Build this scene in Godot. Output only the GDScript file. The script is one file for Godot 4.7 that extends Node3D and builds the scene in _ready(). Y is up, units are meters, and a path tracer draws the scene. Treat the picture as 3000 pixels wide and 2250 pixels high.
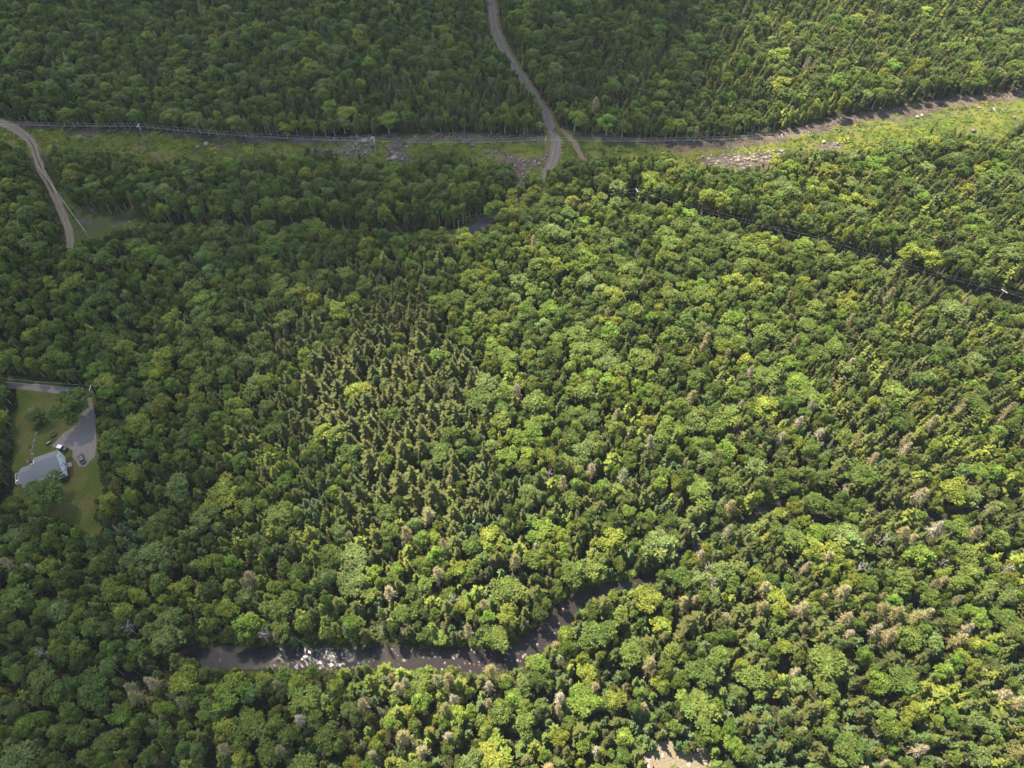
extends Node3D
# A forest seen obliquely from the air: two roads, a power line clearing, a stream, a house on its lawn.

const HC := 225.0                 # height of the view point above the ground
const PITCH := 53.0               # degrees below the horizon
const FPX := 2080.0               # focal length for a 3000 pixel wide frame
const WATER_Y := -1.35

var rng := RandomNumberGenerator.new()
var n_land := FastNoiseLite.new()
var n_fine := FastNoiseLite.new()
var n_mid := FastNoiseLite.new()
var names := {}
var river := PackedVector2Array()
var mats := {}
var sun_dir := Vector3.ZERO       # from the ground to the sun
const HOUSE_AT := Vector2(-166.2, -130.0)

# ---------------------------------------------------------------- names and metas
func numbered(called: String) -> String:
	var n: int = names.get(called, 0)
	names[called] = n + 1
	return called if n == 0 else "%s_%03d" % [called, n]

func tag(o: Node, label := "", category := "", group := "", kind := "") -> void:
	if label: o.set_meta("label", label)
	if category: o.set_meta("category", category)
	if group: o.set_meta("group", group)
	if kind: o.set_meta("kind", kind)

func base(called: String, at: Vector3, turn := 0.0) -> Node3D:
	var o := Node3D.new()
	o.name = numbered(called)
	add_child(o)
	o.position = at
	o.rotation.y = turn
	return o

func part(called: String, mesh: Mesh, m: Material, parent: Node) -> MeshInstance3D:
	var o := MeshInstance3D.new()
	o.name = numbered(called) if parent == self else called
	o.mesh = mesh
	if m: o.material_override = m
	parent.add_child(o, true)
	return o

# ---------------------------------------------------------------- materials
func lin(r: float, g: float, b: float) -> Color:
	return Color(r, g, b).linear_to_srgb()

func mat(key: String, c: Color, rough := 0.9, metal := 0.0) -> StandardMaterial3D:
	if mats.has(key): return mats[key]
	var m := StandardMaterial3D.new()
	m.albedo_color = lin(c.r, c.g, c.b)
	m.roughness = rough
	m.metallic = metal
	m.metallic_specular = 0.35
	m.cull_mode = BaseMaterial3D.CULL_DISABLED
	mats[key] = m
	return m

func vmat(key: String, rough := 0.85, backlight := 0.0) -> StandardMaterial3D:
	if mats.has(key): return mats[key]
	var m := mat(key, Color(1, 1, 1) / 2.2, rough)   # 8-bit vertex colours are stored 2.2 times as bright
	m.vertex_color_use_as_albedo = true
	m.metallic_specular = 0.25
	if backlight > 0.0:
		m.backlight_enabled = true
		m.backlight = Color(backlight, backlight, backlight * 0.6)
	return m

func speckle(freq: float, lo: Color, hi: Color, seed_: int, octaves := 4) -> NoiseTexture2D:
	var n := FastNoiseLite.new()
	n.seed = seed_
	n.frequency = freq
	n.fractal_octaves = octaves
	var g := Gradient.new()
	g.set_color(0, lo); g.set_color(1, hi)
	g.set_offset(0, 0.25); g.set_offset(1, 0.75)
	var t := NoiseTexture2D.new()
	t.width = 512; t.height = 512
	t.seamless = true
	t.noise = n
	t.color_ramp = g
	return t

func bumps(freq: float, strength: float, seed_: int) -> NoiseTexture2D:
	var n := FastNoiseLite.new()
	n.seed = seed_
	n.frequency = freq
	n.fractal_octaves = 4
	var t := NoiseTexture2D.new()
	t.width = 512; t.height = 512
	t.seamless = true
	t.as_normal_map = true
	t.bump_strength = strength
	t.noise = n
	return t

func ground_mat(key: String, c: Color, tile: float, lo: float, seed_: int, vertex := false) -> StandardMaterial3D:
	var m := mat(key, c, 0.95)
	m.albedo_texture = speckle(0.02, Color(lo, lo, lo), Color(1, 1, 1), seed_)
	m.uv1_triplanar = true
	m.uv1_world_triplanar = true
	m.uv1_scale = Vector3(1.0 / tile, 1.0 / tile, 1.0 / tile)
	m.vertex_color_use_as_albedo = vertex
	m.metallic_specular = 0.15
	return m

# ---------------------------------------------------------------- the lens: photograph pixel <-> place on the ground
func px_ray(px: float, py: float) -> Vector3:
	var u := (px - 1500.0) / FPX
	var v := (py - 1125.0) / FPX
	var s := sin(deg_to_rad(PITCH))
	var c := cos(deg_to_rad(PITCH))
	return Vector3(u, -(s + v * c), -(c - v * s))

func at_height(px: float, py: float, y: float) -> Vector3:
	var d := px_ray(px, py)
	return Vector3(0, HC, 0) + d * ((y - HC) / d.y)

func gp(px: float, py: float) -> Vector3:
	var y := 0.0
	var p := at_height(px, py, 0.0)
	for i in 5:
		y = hgt(p.x, p.z)
		p = at_height(px, py, y)
	return p

func to_px(p: Vector3) -> Vector2:
	var s := sin(deg_to_rad(PITCH))
	var c := cos(deg_to_rad(PITCH))
	var up := HC - p.y
	var f := -p.z
	var d := up * s + f * c
	return Vector2(1500.0 + FPX * p.x / d, 1125.0 + FPX * (up * c - f * s) / d)

func depth_of(p: Vector3) -> float:
	return (HC - p.y) * sin(deg_to_rad(PITCH)) - p.z * cos(deg_to_rad(PITCH))

# ---------------------------------------------------------------- the lie of the land
func line_dist(p: Vector2, l: PackedVector2Array) -> float:
	var best := 1e9
	for i in l.size() - 1:
		var a := l[i]
		var ab := l[i + 1] - a
		var t := clampf((p - a).dot(ab) / ab.length_squared(), 0.0, 1.0)
		best = minf(best, p.distance_squared_to(a + ab * t))
	return sqrt(best)

# the stream is wide only in the open reach
func river_k(x: float) -> float:
	return 1.0 + 1.0 * smoothstep(15.0, 40.0, x) + 1.9 * smoothstep(-92.0, -108.0, x)

func hgt(x: float, z: float) -> float:
	var p := Vector2(x, z)
	var dr := 200.0
	if z > -180.0 and z < 40.0: dr = line_dist(p, river) * river_k(x)
	var h := 2.4 * n_land.get_noise_2d(x, z) * smoothstep(12.0, 70.0, dr) * smoothstep(38.0, 80.0, p.distance_to(HOUSE_AT))
	if dr < 10.0: h -= 2.3 * (1.0 - smoothstep(2.4, 5.6, dr + 1.2 * n_fine.get_noise_2d(x * 6.0, z * 6.0)))
	return h

func smooth_line(pts: Array, y := 0.0, flat := false, step := 4.0) -> PackedVector2Array:
	var cv := Curve2D.new()
	var w: Array[Vector2] = []
	for q in pts:
		var p: Vector3 = at_height(q[0], q[1], y) if flat else gp(q[0], q[1])
		w.append(Vector2(p.x, p.z))
	for i in w.size():
		var a: Vector2 = w[maxi(i - 1, 0)]
		var b: Vector2 = w[mini(i + 1, w.size() - 1)]
		var t := (b - a) / 6.0
		cv.add_point(w[i], -t, t)
	var out := PackedVector2Array()
	var n := int(cv.get_baked_length() / step) + 1
	for i in n + 1:
		out.append(cv.sample_baked(cv.get_baked_length() * i / n, true))
	return out

# ---------------------------------------------------------------- meshes
class Sheet:
	var v := PackedVector3Array()
	var c := PackedColorArray()
	var f := PackedInt32Array()
	var colored := false
	func p(q: Vector3, col := Color(1, 1, 1)) -> int:
		v.append(q); c.append(col)
		return v.size() - 1
	func tri(a: Vector3, b: Vector3, d: Vector3, col := Color(1, 1, 1)) -> void:
		var n := v.size()
		v.append(a); v.append(b); v.append(d)
		c.append(col); c.append(col); c.append(col)
		f.append(n); f.append(n + 1); f.append(n + 2)
	func quad(a: Vector3, b: Vector3, d: Vector3, e: Vector3, col := Color(1, 1, 1)) -> void:
		var n := v.size()
		v.append(a); v.append(b); v.append(d); v.append(e)
		for i in 4: c.append(col)
		f.append_array(PackedInt32Array([n, n + 1, n + 2, n, n + 2, n + 3]))
	func box(lo: Vector3, hi: Vector3, col := Color(1, 1, 1)) -> void:
		var q := [Vector3(lo.x, lo.y, lo.z), Vector3(hi.x, lo.y, lo.z), Vector3(hi.x, lo.y, hi.z), Vector3(lo.x, lo.y, hi.z), Vector3(lo.x, hi.y, lo.z), Vector3(hi.x, hi.y, lo.z), Vector3(hi.x, hi.y, hi.z), Vector3(lo.x, hi.y, hi.z)]
		quad(q[0], q[3], q[2], q[1], col); quad(q[4], q[5], q[6], q[7], col)
		quad(q[0], q[1], q[5], q[4], col); quad(q[2], q[3], q[7], q[6], col)
		quad(q[1], q[2], q[6], q[5], col); quad(q[3], q[0], q[4], q[7], col)
	func stick(a: Vector3, b: Vector3, ra: float, rb: float, sides := 5, col := Color(1, 1, 1), cap := true) -> void:
		var d := (b - a).normalized()
		var s := d.cross(Vector3.UP if absf(d.y) < 0.9 else Vector3.RIGHT).normalized()
		var t := d.cross(s)
		for i in sides:
			var w0 := TAU * i / sides
			var w1 := TAU * (i + 1) / sides
			var o0 := s * cos(w0) + t * sin(w0)
			var o1 := s * cos(w1) + t * sin(w1)
			quad(a + o0 * ra, b + o0 * rb, b + o1 * rb, a + o1 * ra, col)
			if cap: tri(b, b + o1 * rb, b + o0 * rb, col)
	func done(flat := true) -> ArrayMesh:
		var st := SurfaceTool.new()
		st.begin(Mesh.PRIMITIVE_TRIANGLES)
		if not flat: st.set_smooth_group(0)
		var arr := []
		arr.resize(Mesh.ARRAY_MAX)
		arr[Mesh.ARRAY_VERTEX] = v
		var cc := c.duplicate()
		for i in cc.size(): cc[i] = Color(minf(cc[i].r * 2.2, 1.0), minf(cc[i].g * 2.2, 1.0), minf(cc[i].b * 2.2, 1.0))
		arr[Mesh.ARRAY_COLOR] = cc
		arr[Mesh.ARRAY_INDEX] = f
		var nn := PackedVector3Array()
		nn.resize(v.size())
		for i in range(0, f.size(), 3):
			var a := v[f[i]]
			var n := (v[f[i + 2]] - a).cross(v[f[i + 1]] - a)
			for k in 3: nn[f[i + k]] += n
		for i in nn.size(): nn[i] = nn[i].normalized() if nn[i].length_squared() > 1e-16 else Vector3.UP
		arr[Mesh.ARRAY_NORMAL] = nn
		var m := ArrayMesh.new()
		m.add_surface_from_arrays(Mesh.PRIMITIVE_TRIANGLES, arr)
		return m

func box_mesh(lo: Vector3, hi: Vector3) -> ArrayMesh:
	var s := Sheet.new()
	s.box(lo, hi)
	return s.done()

func bevel_box(lo: Vector3, hi: Vector3, b: float) -> ArrayMesh:
	var s := Sheet.new()
	var c := (lo + hi) / 2.0
	var e := (hi - lo) / 2.0
	var rings := [[-e.y, b], [-e.y + b, 0.0], [e.y - b, 0.0], [e.y, b]]
	var loops := []
	for r in rings:
		var ix: float = e.x - r[1]
		var iz: float = e.z - r[1]
		loops.append([Vector3(ix - b, r[0], iz), Vector3(ix, r[0], iz - b), Vector3(ix, r[0], -iz + b), Vector3(ix - b, r[0], -iz), Vector3(-ix + b, r[0], -iz), Vector3(-ix, r[0], -iz + b), Vector3(-ix, r[0], iz - b), Vector3(-ix + b, r[0], iz)])
	for k in 3:
		for i in 8:
			var j := (i + 1) % 8
			s.quad(c + loops[k][i], c + loops[k + 1][i], c + loops[k + 1][j], c + loops[k][j])
	for k in [0, 3]:
		for i in range(1, 7):
			if k == 3: s.tri(c + loops[k][0], c + loops[k][i + 1], c + loops[k][i])
			else: s.tri(c + loops[k][0], c + loops[k][i], c + loops[k][i + 1])
	return s.done()

func ribbon(line: PackedVector2Array, half: Callable, lift: float, across := 5, wobble := 0.35, tint = null) -> ArrayMesh:
	var s := Sheet.new()
	for i in line.size():
		var d := (line[mini(i + 1, line.size() - 1)] - line[maxi(i - 1, 0)]).normalized()
		var side := Vector2(-d.y, d.x)
		var w: float = half.call(float(i) / (line.size() - 1))
		for k in across:
			var q := 2.0 * k / (across - 1) - 1.0
			var ww := w
			if k == 0 or k == across - 1: ww += wobble * n_fine.get_noise_2d(line[i].x * 9.0 + k * 77.0, line[i].y * 9.0)
			var p := line[i] + side * ww * q
			s.p(Vector3(p.x, hgt(p.x, p.y) + lift, p.y), tint.call(q, p) if tint != null else Color(1, 1, 1))
	for i in line.size() - 1:
		for k in across - 1:
			var a := i * across + k
			s.f.append_array(PackedInt32Array([a, a + across, a + across + 1, a, a + across + 1, a + 1]))
	return s.done()

func px_poly(pts: Array) -> PackedVector2Array:
	var out := PackedVector2Array()
	for q in pts:
		var p := gp(q[0], q[1])
		out.append(Vector2(p.x, p.z))
	return out

func flat_sheet(poly: PackedVector2Array, y: float, wob := 0.3) -> ArrayMesh:
	var fine := PackedVector2Array()
	for i in poly.size():
		var a := poly[i]
		var b := poly[(i + 1) % poly.size()]
		var n := maxi(1, int(a.distance_to(b) / 1.0))
		for k in n:
			var q := a.lerp(b, float(k) / n)
			fine.append(q + Vector2(n_fine.get_noise_2d(q.x * 8.0, q.y * 8.0), n_fine.get_noise_2d(q.y * 8.0 + 50.0, q.x * 8.0)) * wob)
	var s := Sheet.new()
	for q in fine: s.p(Vector3(q.x, y, q.y))
	var idx := Geometry2D.triangulate_polygon(fine)
	for i in range(0, idx.size(), 3):
		var a := fine[idx[i]]
		var b := fine[idx[i + 1]]
		var c := fine[idx[i + 2]]
		if (b - a).cross(c - a) > 0.0: s.f.append_array(PackedInt32Array([idx[i], idx[i + 1], idx[i + 2]]))
		else: s.f.append_array(PackedInt32Array([idx[i], idx[i + 2], idx[i + 1]]))
	return s.done()

func rock_mesh(seed_: int, flatness := 0.7) -> ArrayMesh:
	var r := RandomNumberGenerator.new()
	r.seed = seed_
	var pts := PackedVector3Array()
	var s := Sheet.new()
	var cuts := []
	for i in 9:
		cuts.append([Vector3(r.randf_range(-1, 1), r.randf_range(-1, 1), r.randf_range(-1, 1)).normalized(), r.randf_range(0.62, 0.95)])
	var rows := 7
	var cols := 10
	for a in rows + 1:
		for b in cols:
			var th := PI * a / rows
			var ph := TAU * b / cols
			var d := Vector3(sin(th) * cos(ph), cos(th), sin(th) * sin(ph))
			var l := 1.0
			for q in cuts:
				var k: float = d.dot(q[0])
				if k > 0.05: l = minf(l, q[1] / k)
			d *= l
			d.y *= flatness
			pts.append(d)
	for a in rows:
		for b in cols:
			var b2 := (b + 1) % cols
			s.quad(pts[a * cols + b], pts[(a + 1) * cols + b], pts[(a + 1) * cols + b2], pts[a * cols + b2])
	return s.done()

# ---------------------------------------------------------------- trees: crown and trunk meshes
func leaf_quad(s: Sheet, at: Vector3, n: Vector3, size: float, col: Color) -> void:
	var a := n.cross(Vector3(rng.randf_range(-1, 1), rng.randf_range(-1, 1), rng.randf_range(-1, 1))).normalized()
	var b := n.cross(a)
	var l := size * rng.randf_range(0.7, 1.35)
	var w := size * rng.randf_range(0.45, 0.8)
	s.quad(at - a * l * 0.6, at + b * w * 0.5, at + a * l * 0.7, at - b * w * 0.5, col)

func rand_dir() -> Vector3:
	var z := rng.randf_range(-1, 1)
	var w := rng.randf() * TAU
	var r := sqrt(1.0 - z * z)
	return Vector3(r * cos(w), z, r * sin(w))

# a spray of leaves that reaches out along D
func leaf_spray(s: Sheet, at: Vector3, d: Vector3, size: float, col: Color) -> void:
	var b := d.cross(Vector3.UP + rand_dir() * 0.7).normalized()
	var l := size * rng.randf_range(0.8, 1.7)
	var w := size * rng.randf_range(0.28, 0.5)
	s.quad(at - d * l * 0.35, at + b * w, at + d * l * 0.65, at - b * w, col)

# a broadleaf crown of unit size: radius 3.3 m, 12 m high; several uneven heads, each of a few lobes
func broadleaf_crown(seed_: int, heads: int, lobes: int, per: int, ragged: float, leaf: float) -> ArrayMesh:
	rng.seed = seed_
	var s := Sheet.new()
	var lean := Vector3(rng.randf_range(-0.5, 0.5), 0, rng.randf_range(-0.5, 0.5))
	for i in heads:
		var w := i * 2.39996 + rng.randf_range(-0.6, 0.6)
		var off := 1.95 * sqrt((i + 0.3) / heads) * rng.randf_range(0.75, 1.15)
		var c := Vector3(cos(w) * off, 9.0 - off * rng.randf_range(0.5, 1.5) + rng.randf_range(-0.7, 0.9), sin(w) * off) + lean
		var hr := rng.randf_range(0.85, 1.35)
		var htone := rng.randf_range(0.85, 1.18)
		for k in lobes:
			var d := rand_dir()
			if d.y < -0.5: d.y = -d.y
			var lc := c + Vector3(d.x, d.y * 1.15, d.z) * hr * rng.randf_range(0.5, 1.1)
			if k >= lobes - 2: lc.y -= rng.randf_range(1.2, 3.0)
			var lr := rng.randf_range(0.55, 1.0)
			var tone := htone * rng.randf_range(0.82, 1.2)
			var warm := rng.randf_range(0.9, 1.16)
			for q in per:
				var e := rand_dir()
				if e.y < -0.6: e = -e
				var rad := lr * rng.randf_range(1.0 - ragged, 1.1)
				var g := tone * rng.randf_range(0.7, 1.34)
				var col := Color(0.088 * g * warm, 0.124 * g, 0.025 * g)
				var at := lc + e * rad
				if q % 2 == 0: leaf_quad(s, at, (e + rand_dir() * 0.6 + Vector3(0, 0.35, 0)).normalized(), leaf, col)
				else: leaf_spray(s, at, (e + rand_dir() * 0.7).normalized(), leaf, col)
	return s.done()

# a conifer crown: fans of fingered fronds on drooping branches; h high, r wide
func conifer_crown(seed_: int, h: float, r: float, tiers: int, per: int, droop: float, base_c: Color, thin: float, bare := 0.12) -> ArrayMesh:
	rng.seed = seed_
	var s := Sheet.new()
	for k in tiers:
		var t := float(k) / (tiers - 1)
		var y0 := h * lerpf(bare, 0.965, pow(t, 0.92))
		var rr := r * (pow(1.0 - t, 0.7) * 0.95 + 0.06) * (0.82 + 0.36 * rng.randf()) * (1.0 if t > 0.12 else 0.75)
		var n := maxi(4, int(per * (0.55 + 0.45 * (1.0 - t))))
		for i in n:
			var w := TAU * (i + rng.randf_range(-0.35, 0.35)) / n + k * 1.7
			var out := Vector3(cos(w), 0, sin(w))
			var side := Vector3(-sin(w), 0, cos(w))
			var l := rr * rng.randf_range(0.6, 1.28)
			var y := y0 + rng.randf_range(-0.5, 0.5) * h / tiers
			var g := rng.randf_range(0.7, 1.35)
			var col := Color(base_c.r * g * rng.randf_range(0.9, 1.15), base_c.g * g, base_c.b * g)
			var root := Vector3(0, y, 0)
			var segs := 3
			var prev := root
			for q in segs:
				var f := (q + 1.0) / segs
				var tip := root + out * l * f + Vector3(0, -droop * l * f * f + 0.10 * l * pow(f, 4.0), 0)
				var wid := l * 0.30 * (1.0 - 0.72 * f) * thin + 0.05
				var wid0 := (l * 0.30 * (1.0 - 0.72 * (f - 1.0 / segs)) + 0.05) * thin
				s.quad(prev - side * wid0 * 0.8, tip - side * wid, tip + side * wid, prev + side * wid0 * 0.8, col)
				for sg in [-1.0, 1.0]:
					var m := prev.lerp(tip, rng.randf_range(0.3, 0.9))
					var fl := l * rng.randf_range(0.28, 0.46) * (1.15 - 0.6 * f)
					var e: Vector3 = m + side * sg * fl + out * fl * 0.75 + Vector3(0, rng.randf_range(-0.28, 0.08) * fl, 0)
					var wv: Vector3 = (out - side * sg * 0.8).normalized() * fl * 0.24 * thin
					var g2 := rng.randf_range(0.8, 1.25)
					s.tri(m - wv, e, m + wv, Color(col.r * g2, col.g * g2, col.b * g2))
				prev = tip
			s.tri(prev - side * 0.09 * thin, prev + out * l * 0.14, prev + side * 0.09 * thin, col)
	s.stick(Vector3(0, h * 0.9, 0), Vector3(0, h, 0), 0.10, 0.02, 4, base_c)
	return s.done()

# a lichen-grey dying conifer: bare branches with a haze of fine twigs, the stem showing through
func pale_crown(seed_: int, h: float, r: float, base_c: Color, count: int) -> ArrayMesh:
	rng.seed = seed_
	var s := Sheet.new()
	for i in count:
		var t := pow(rng.randf(), 0.8)
		var y := h * lerpf(0.3, 0.98, t)
		var rr := r * (pow(1.0 - t, 0.7) * 0.95 + 0.1) * rng.randf_range(0.5, 1.3)
		var w := rng.randf() * TAU
		var out := Vector3(cos(w), rng.randf_range(-0.3, 0.4), sin(w))
		var root := Vector3(0, y, 0)
		var tip := root + out * rr
		var side := Vector3(-sin(w), 0, cos(w))
		var g := rng.randf_range(0.65, 1.25)
		var col := Color(base_c.r * g, base_c.g * g, base_c.b * g)
		s.tri(root - side * 0.05, tip, root + side * 0.05, col)
		for k in 8:
			var m := root.lerp(tip, rng.randf_range(0.3, 1.0))
			var d := (out * 0.8 + rand_dir() * 0.8).normalized()
			var l := r * rng.randf_range(0.16, 0.36)
			var sd := d.cross(rand_dir()).normalized() * rng.randf_range(0.035, 0.085)
			var g2 := rng.randf_range(0.7, 1.3)
			s.tri(m - sd, m + d * l, m + sd, Color(col.r * g2, col.g * g2 * rng.randf_range(0.92, 1.1), col.b * g2))
	return s.done()

func limb(s: Sheet, a: Vector3, d: Vector3, l: float, r: float, level: int, col: Color) -> void:
	var mid := a + d * l * 0.5 + rand_dir() * l * 0.07
	var b := a + d * l + rand_dir() * l * 0.12
	s.stick(a, mid, r, r * 0.75, 4, col, false)
	s.stick(mid, b, r * 0.75, r * 0.35, 4, col, true)
	if level <= 0: return
	for i in 4:
		var q := mid.lerp(b, rng.randf_range(-0.3, 0.95))
		limb(s, q, (d + rand_dir() * 0.85 + Vector3(0, 0.15, 0)).normalized(), l * rng.randf_range(0.38, 0.62), r * 0.5, level - 1, col)

func snag_crown(seed_: int, h: float, spread: float) -> ArrayMesh:
	rng.seed = seed_
	var s := Sheet.new()
	for i in 13:
		var t := rng.randf_range(0.4, 0.98)
		var w := i * 2.4
		var g := rng.randf_range(0.85, 1.1)
		limb(s, Vector3(0, h * t, 0), Vector3(cos(w), rng.randf_range(0.3, 1.2), sin(w)).normalized(), spread * (1.2 - t * 0.6), 0.042, 2, Color(0.37 * g, 0.34 * g, 0.32 * g))
	return s.done()

func trunk_mesh(seed_: int, h: float, r: float, limbs: int, col: Color) -> ArrayMesh:
	rng.seed = seed_
	var s := Sheet.new()
	var p := Vector3(0, -0.4, 0)
	var rr := r * 1.25
	for k in 4:
		var q := Vector3(rng.randf_range(-0.12, 0.12), h * (k + 1) / 4.0, rng.randf_range(-0.12, 0.12))
		var r2 := lerpf(r, r * 0.22, (k + 1) / 4.0)
		s.stick(p, q, rr, r2, 6, col, k == 3)
		p = q; rr = r2
	for i in limbs:
		var y := h * rng.randf_range(0.5, 0.95)
		var w := i * 2.4
		var d := Vector3(cos(w), 0.7, sin(w)).normalized()
		s.stick(Vector3(0, y, 0), Vector3(0, y, 0) + d * h * 0.22, r * 0.4, r * 0.12, 4, col, false)
	return s.done()

func low_bush(seed_: int, count: int, leaf: float, c: Color) -> ArrayMesh:
	rng.seed = seed_
	var s := Sheet.new()
	for i in count:
		var e := rand_dir()
		e.y = absf(e.y)
		var g := rng.randf_range(0.7, 1.3)
		leaf_quad(s, Vector3(e.x, e.y * 0.75 - 0.05, e.z) * rng.randf_range(0.55, 1.0), (e + rand_dir() * 0.6).normalized(), leaf, Color(c.r * g, c.g * g, c.b * g))
	return s.done()

func two_part(crown: ArrayMesh, trunk: ArrayMesh, cm: Material, tm: Material) -> ArrayMesh:
	var m := ArrayMesh.new()
	m.add_surface_from_arrays(Mesh.PRIMITIVE_TRIANGLES, crown.surface_get_arrays(0))
	m.add_surface_from_arrays(Mesh.PRIMITIVE_TRIANGLES, trunk.surface_get_arrays(0))
	m.surface_set_material(0, cm)
	m.surface_set_material(1, tm)
	return m

# kinds: each has variants {crown, trunk, h, r} and tints [word, multiplier]
var kinds := {}

func make_kinds() -> void:
	var leafm := vmat("leaf", 0.62, 0.75)
	var needle := vmat("needle", 0.75, 0.4)
	var bark := mat("bark", Color(0.13, 0.105, 0.085), 0.95)
	var pale_bark := mat("pale_bark", Color(0.3, 0.28, 0.25), 0.9)
	var dead := vmat("dead_twig", 0.95, 0.0)
	var b := []
	var specs := [[6, 6, 70, 0.4, 0.44], [5, 7, 76, 0.5, 0.42], [9, 5, 60, 0.35, 0.42], [6, 6, 76, 0.6, 0.46], [4, 9, 76, 0.45, 0.4], [8, 6, 56, 0.5, 0.5], [6, 7, 64, 0.55, 0.4], [7, 6, 70, 0.4, 0.48], [10, 5, 56, 0.45, 0.42], [5, 8, 70, 0.5, 0.45]]
	for i in specs.size():
		var q = specs[i]
		b.append({"crown": broadleaf_crown(11 + i, q[0], q[1], q[2], q[3], q[4]), "trunk": trunk_mesh(31 + i, 8.5, 0.2, 6, Color(1, 1, 1)), "h": 11.9, "r": 3.3})
	kinds["broadleaf_tree"] = {"v": b, "cm": leafm, "tm": pale_bark, "tints": [["mid-green", Color(1, 1, 1)], ["yellow-green", Color(1.5, 1.32, 1.0)], ["dark green", Color(0.72, 0.78, 0.8)], ["grey-green", Color(1.12, 1.1, 1.6)], ["fresh green", Color(1.08, 1.2, 0.9)]]}
	var sp := []
	for i in 5:
		var h: float = [14.0, 13.0, 15.0, 12.0, 14.0][i]
		var r: float = [2.3, 2.6, 2.2, 2.5, 2.8][i]
		sp.append({"crown": conifer_crown(51 + i, h, r, [15, 13, 16, 12, 13][i], [10, 11, 10, 11, 12][i], [0.32, 0.2, 0.4, 0.15, 0.28][i], Color(0.06, 0.074, 0.019), 1.25), "trunk": trunk_mesh(61 + i, h * 0.95, 0.19, 0, Color(1, 1, 1)), "h": h, "r": r})
	kinds["spruce_tree"] = {"v": sp, "cm": needle, "tm": bark, "tints": [["olive", Color(1, 1, 1)], ["brown-olive", Color(0.88, 0.82, 0.85)], ["dark olive", Color(0.66, 0.68, 0.75)], ["yellow-olive", Color(1.6, 1.6, 1.1)]]}
	var fi := []
	for i in 4:
		var h: float = [8.0, 7.0, 9.0, 8.0][i]
		var r: float = [1.45, 1.5, 1.4, 1.65][i]
		fi.append({"crown": conifer_crown(71 + i, h, r, [12, 10, 13, 11][i], [8, 9, 8, 9][i], [-0.05, 0.08, 0.0, -0.12][i], Color(0.058, 0.090, 0.03), 1.35, 0.05), "trunk": trunk_mesh(81 + i, h * 0.93, 0.11, 0, Color(1, 1, 1)), "h": h, "r": r})
	kinds["fir_tree"] = {"v": fi, "cm": needle, "tm": bark, "tints": [["green", Color(1, 1, 1)], ["blue-green", Color(1.12, 1.08, 1.3)], ["bright green", Color(1.35, 1.3, 0.85)], ["dark green", Color(0.72, 0.78, 0.9)]]}
	var pa := []
	for i in 3:
		pa.append({"crown": pale_crown(91 + i, 12.0, [2.1, 2.4, 1.9][i], [Color(0.37, 0.315, 0.2), Color(0.32, 0.29, 0.15), Color(0.4, 0.35, 0.265)][i], [200, 230, 170][i]), "trunk": trunk_mesh(95 + i, 11.6, 0.16, 0, Color(1, 1, 1)), "h": 12.0, "r": 2.2})
	kinds["pale_spruce"] = {"v": pa, "cm": dead, "tm": pale_bark, "tints": [["beige", Color(0.72, 0.7, 0.6)], ["olive-beige", Color(0.55, 0.62, 0.46)], ["pale grey", Color(0.86, 0.85, 0.84)]]}
	var sn := []
	for i in 3:
		sn.append({"crown": snag_crown(101 + i, 10.0, [1.9, 1.5, 2.2][i]), "trunk": trunk_mesh(105 + i, 9.8, 0.2, 0, Color(1, 1, 1)), "h": 11.0, "r": 2.2})
	kinds["bare_snag"] = {"v": sn, "cm": dead, "tm": mat("snag_bark", Color(0.42, 0.39, 0.37), 0.9), "tints": [["white-grey", Color(1, 1, 1)], ["grey", Color(0.75, 0.75, 0.78)]]}

# ---------------------------------------------------------------- where trees may stand
var keep := []            # outlines in the photograph inside which the ground shows
var keep_box := []
var bare_ground := []     # outlines on the ground without trees
var lanes := []           # [polyline, half width] without trees
var trees := []           # {k, v, p, h, r, turn, tint, own}
var cells := {}

func add_keep(pts: Array) -> void:
	var g := PackedVector2Array()
	var bx := Rect2(Vector2(pts[0][0], pts[0][1]), Vector2.ZERO)
	for q in pts:
		g.append(Vector2(q[0], q[1]))
		bx = bx.expand(Vector2(q[0], q[1]))
	keep.append(g)
	keep_box.append(bx)

func in_keep(q: Vector2) -> bool:
	for i in keep.size():
		if keep_box[i].has_point(q) and Geometry2D.is_point_in_polygon(q, keep[i]): return true
	return false

func hides(p: Vector3, h: float, r: float) -> bool:
	for o in [Vector3(0, h, 0), Vector3(-r * 0.8, h * 0.62, 0), Vector3(r * 0.8, h * 0.62, 0), Vector3(0, h * 0.85, 0), Vector3(-r * 0.5, h * 0.85, 0), Vector3(r * 0.5, h * 0.85, 0), Vector3(0, h * 0.4, 0), Vector3(0, h * 0.5, r * 0.8)]:
		if in_keep(to_px(p + o)): return true
	return false

func ground_free(x: float, z: float, margin: float) -> bool:
	var p := Vector2(x, z)
	for l in lanes:
		if l[2].has_point(p) and line_dist(p, l[0]) < l[1] + margin: return false
	for g in bare_ground:
		if g[1].has_point(p) and Geometry2D.is_point_in_polygon(p, g[0]): return false
	return true

func lane_free(x: float, z: float, margin: float) -> bool:
	var p := Vector2(x, z)
	for l in lanes:
		if l[2].has_point(p) and line_dist(p, l[0]) < l[1] + margin: return false
	return true

func crowded(x: float, z: float, r: float, pack: float) -> bool:
	var cx := int(floor(x / 6.0))
	var cz := int(floor(z / 6.0))
	for i in range(cx - 1, cx + 2):
		for j in range(cz - 1, cz + 2):
			var c = cells.get(Vector2i(i, j))
			if c == null: continue
			for t in c:
				var need: float = (r + t.z) * pack
				if (x - t.x) * (x - t.x) + (z - t.y) * (z - t.y) < need * need: return true
	return false

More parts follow.
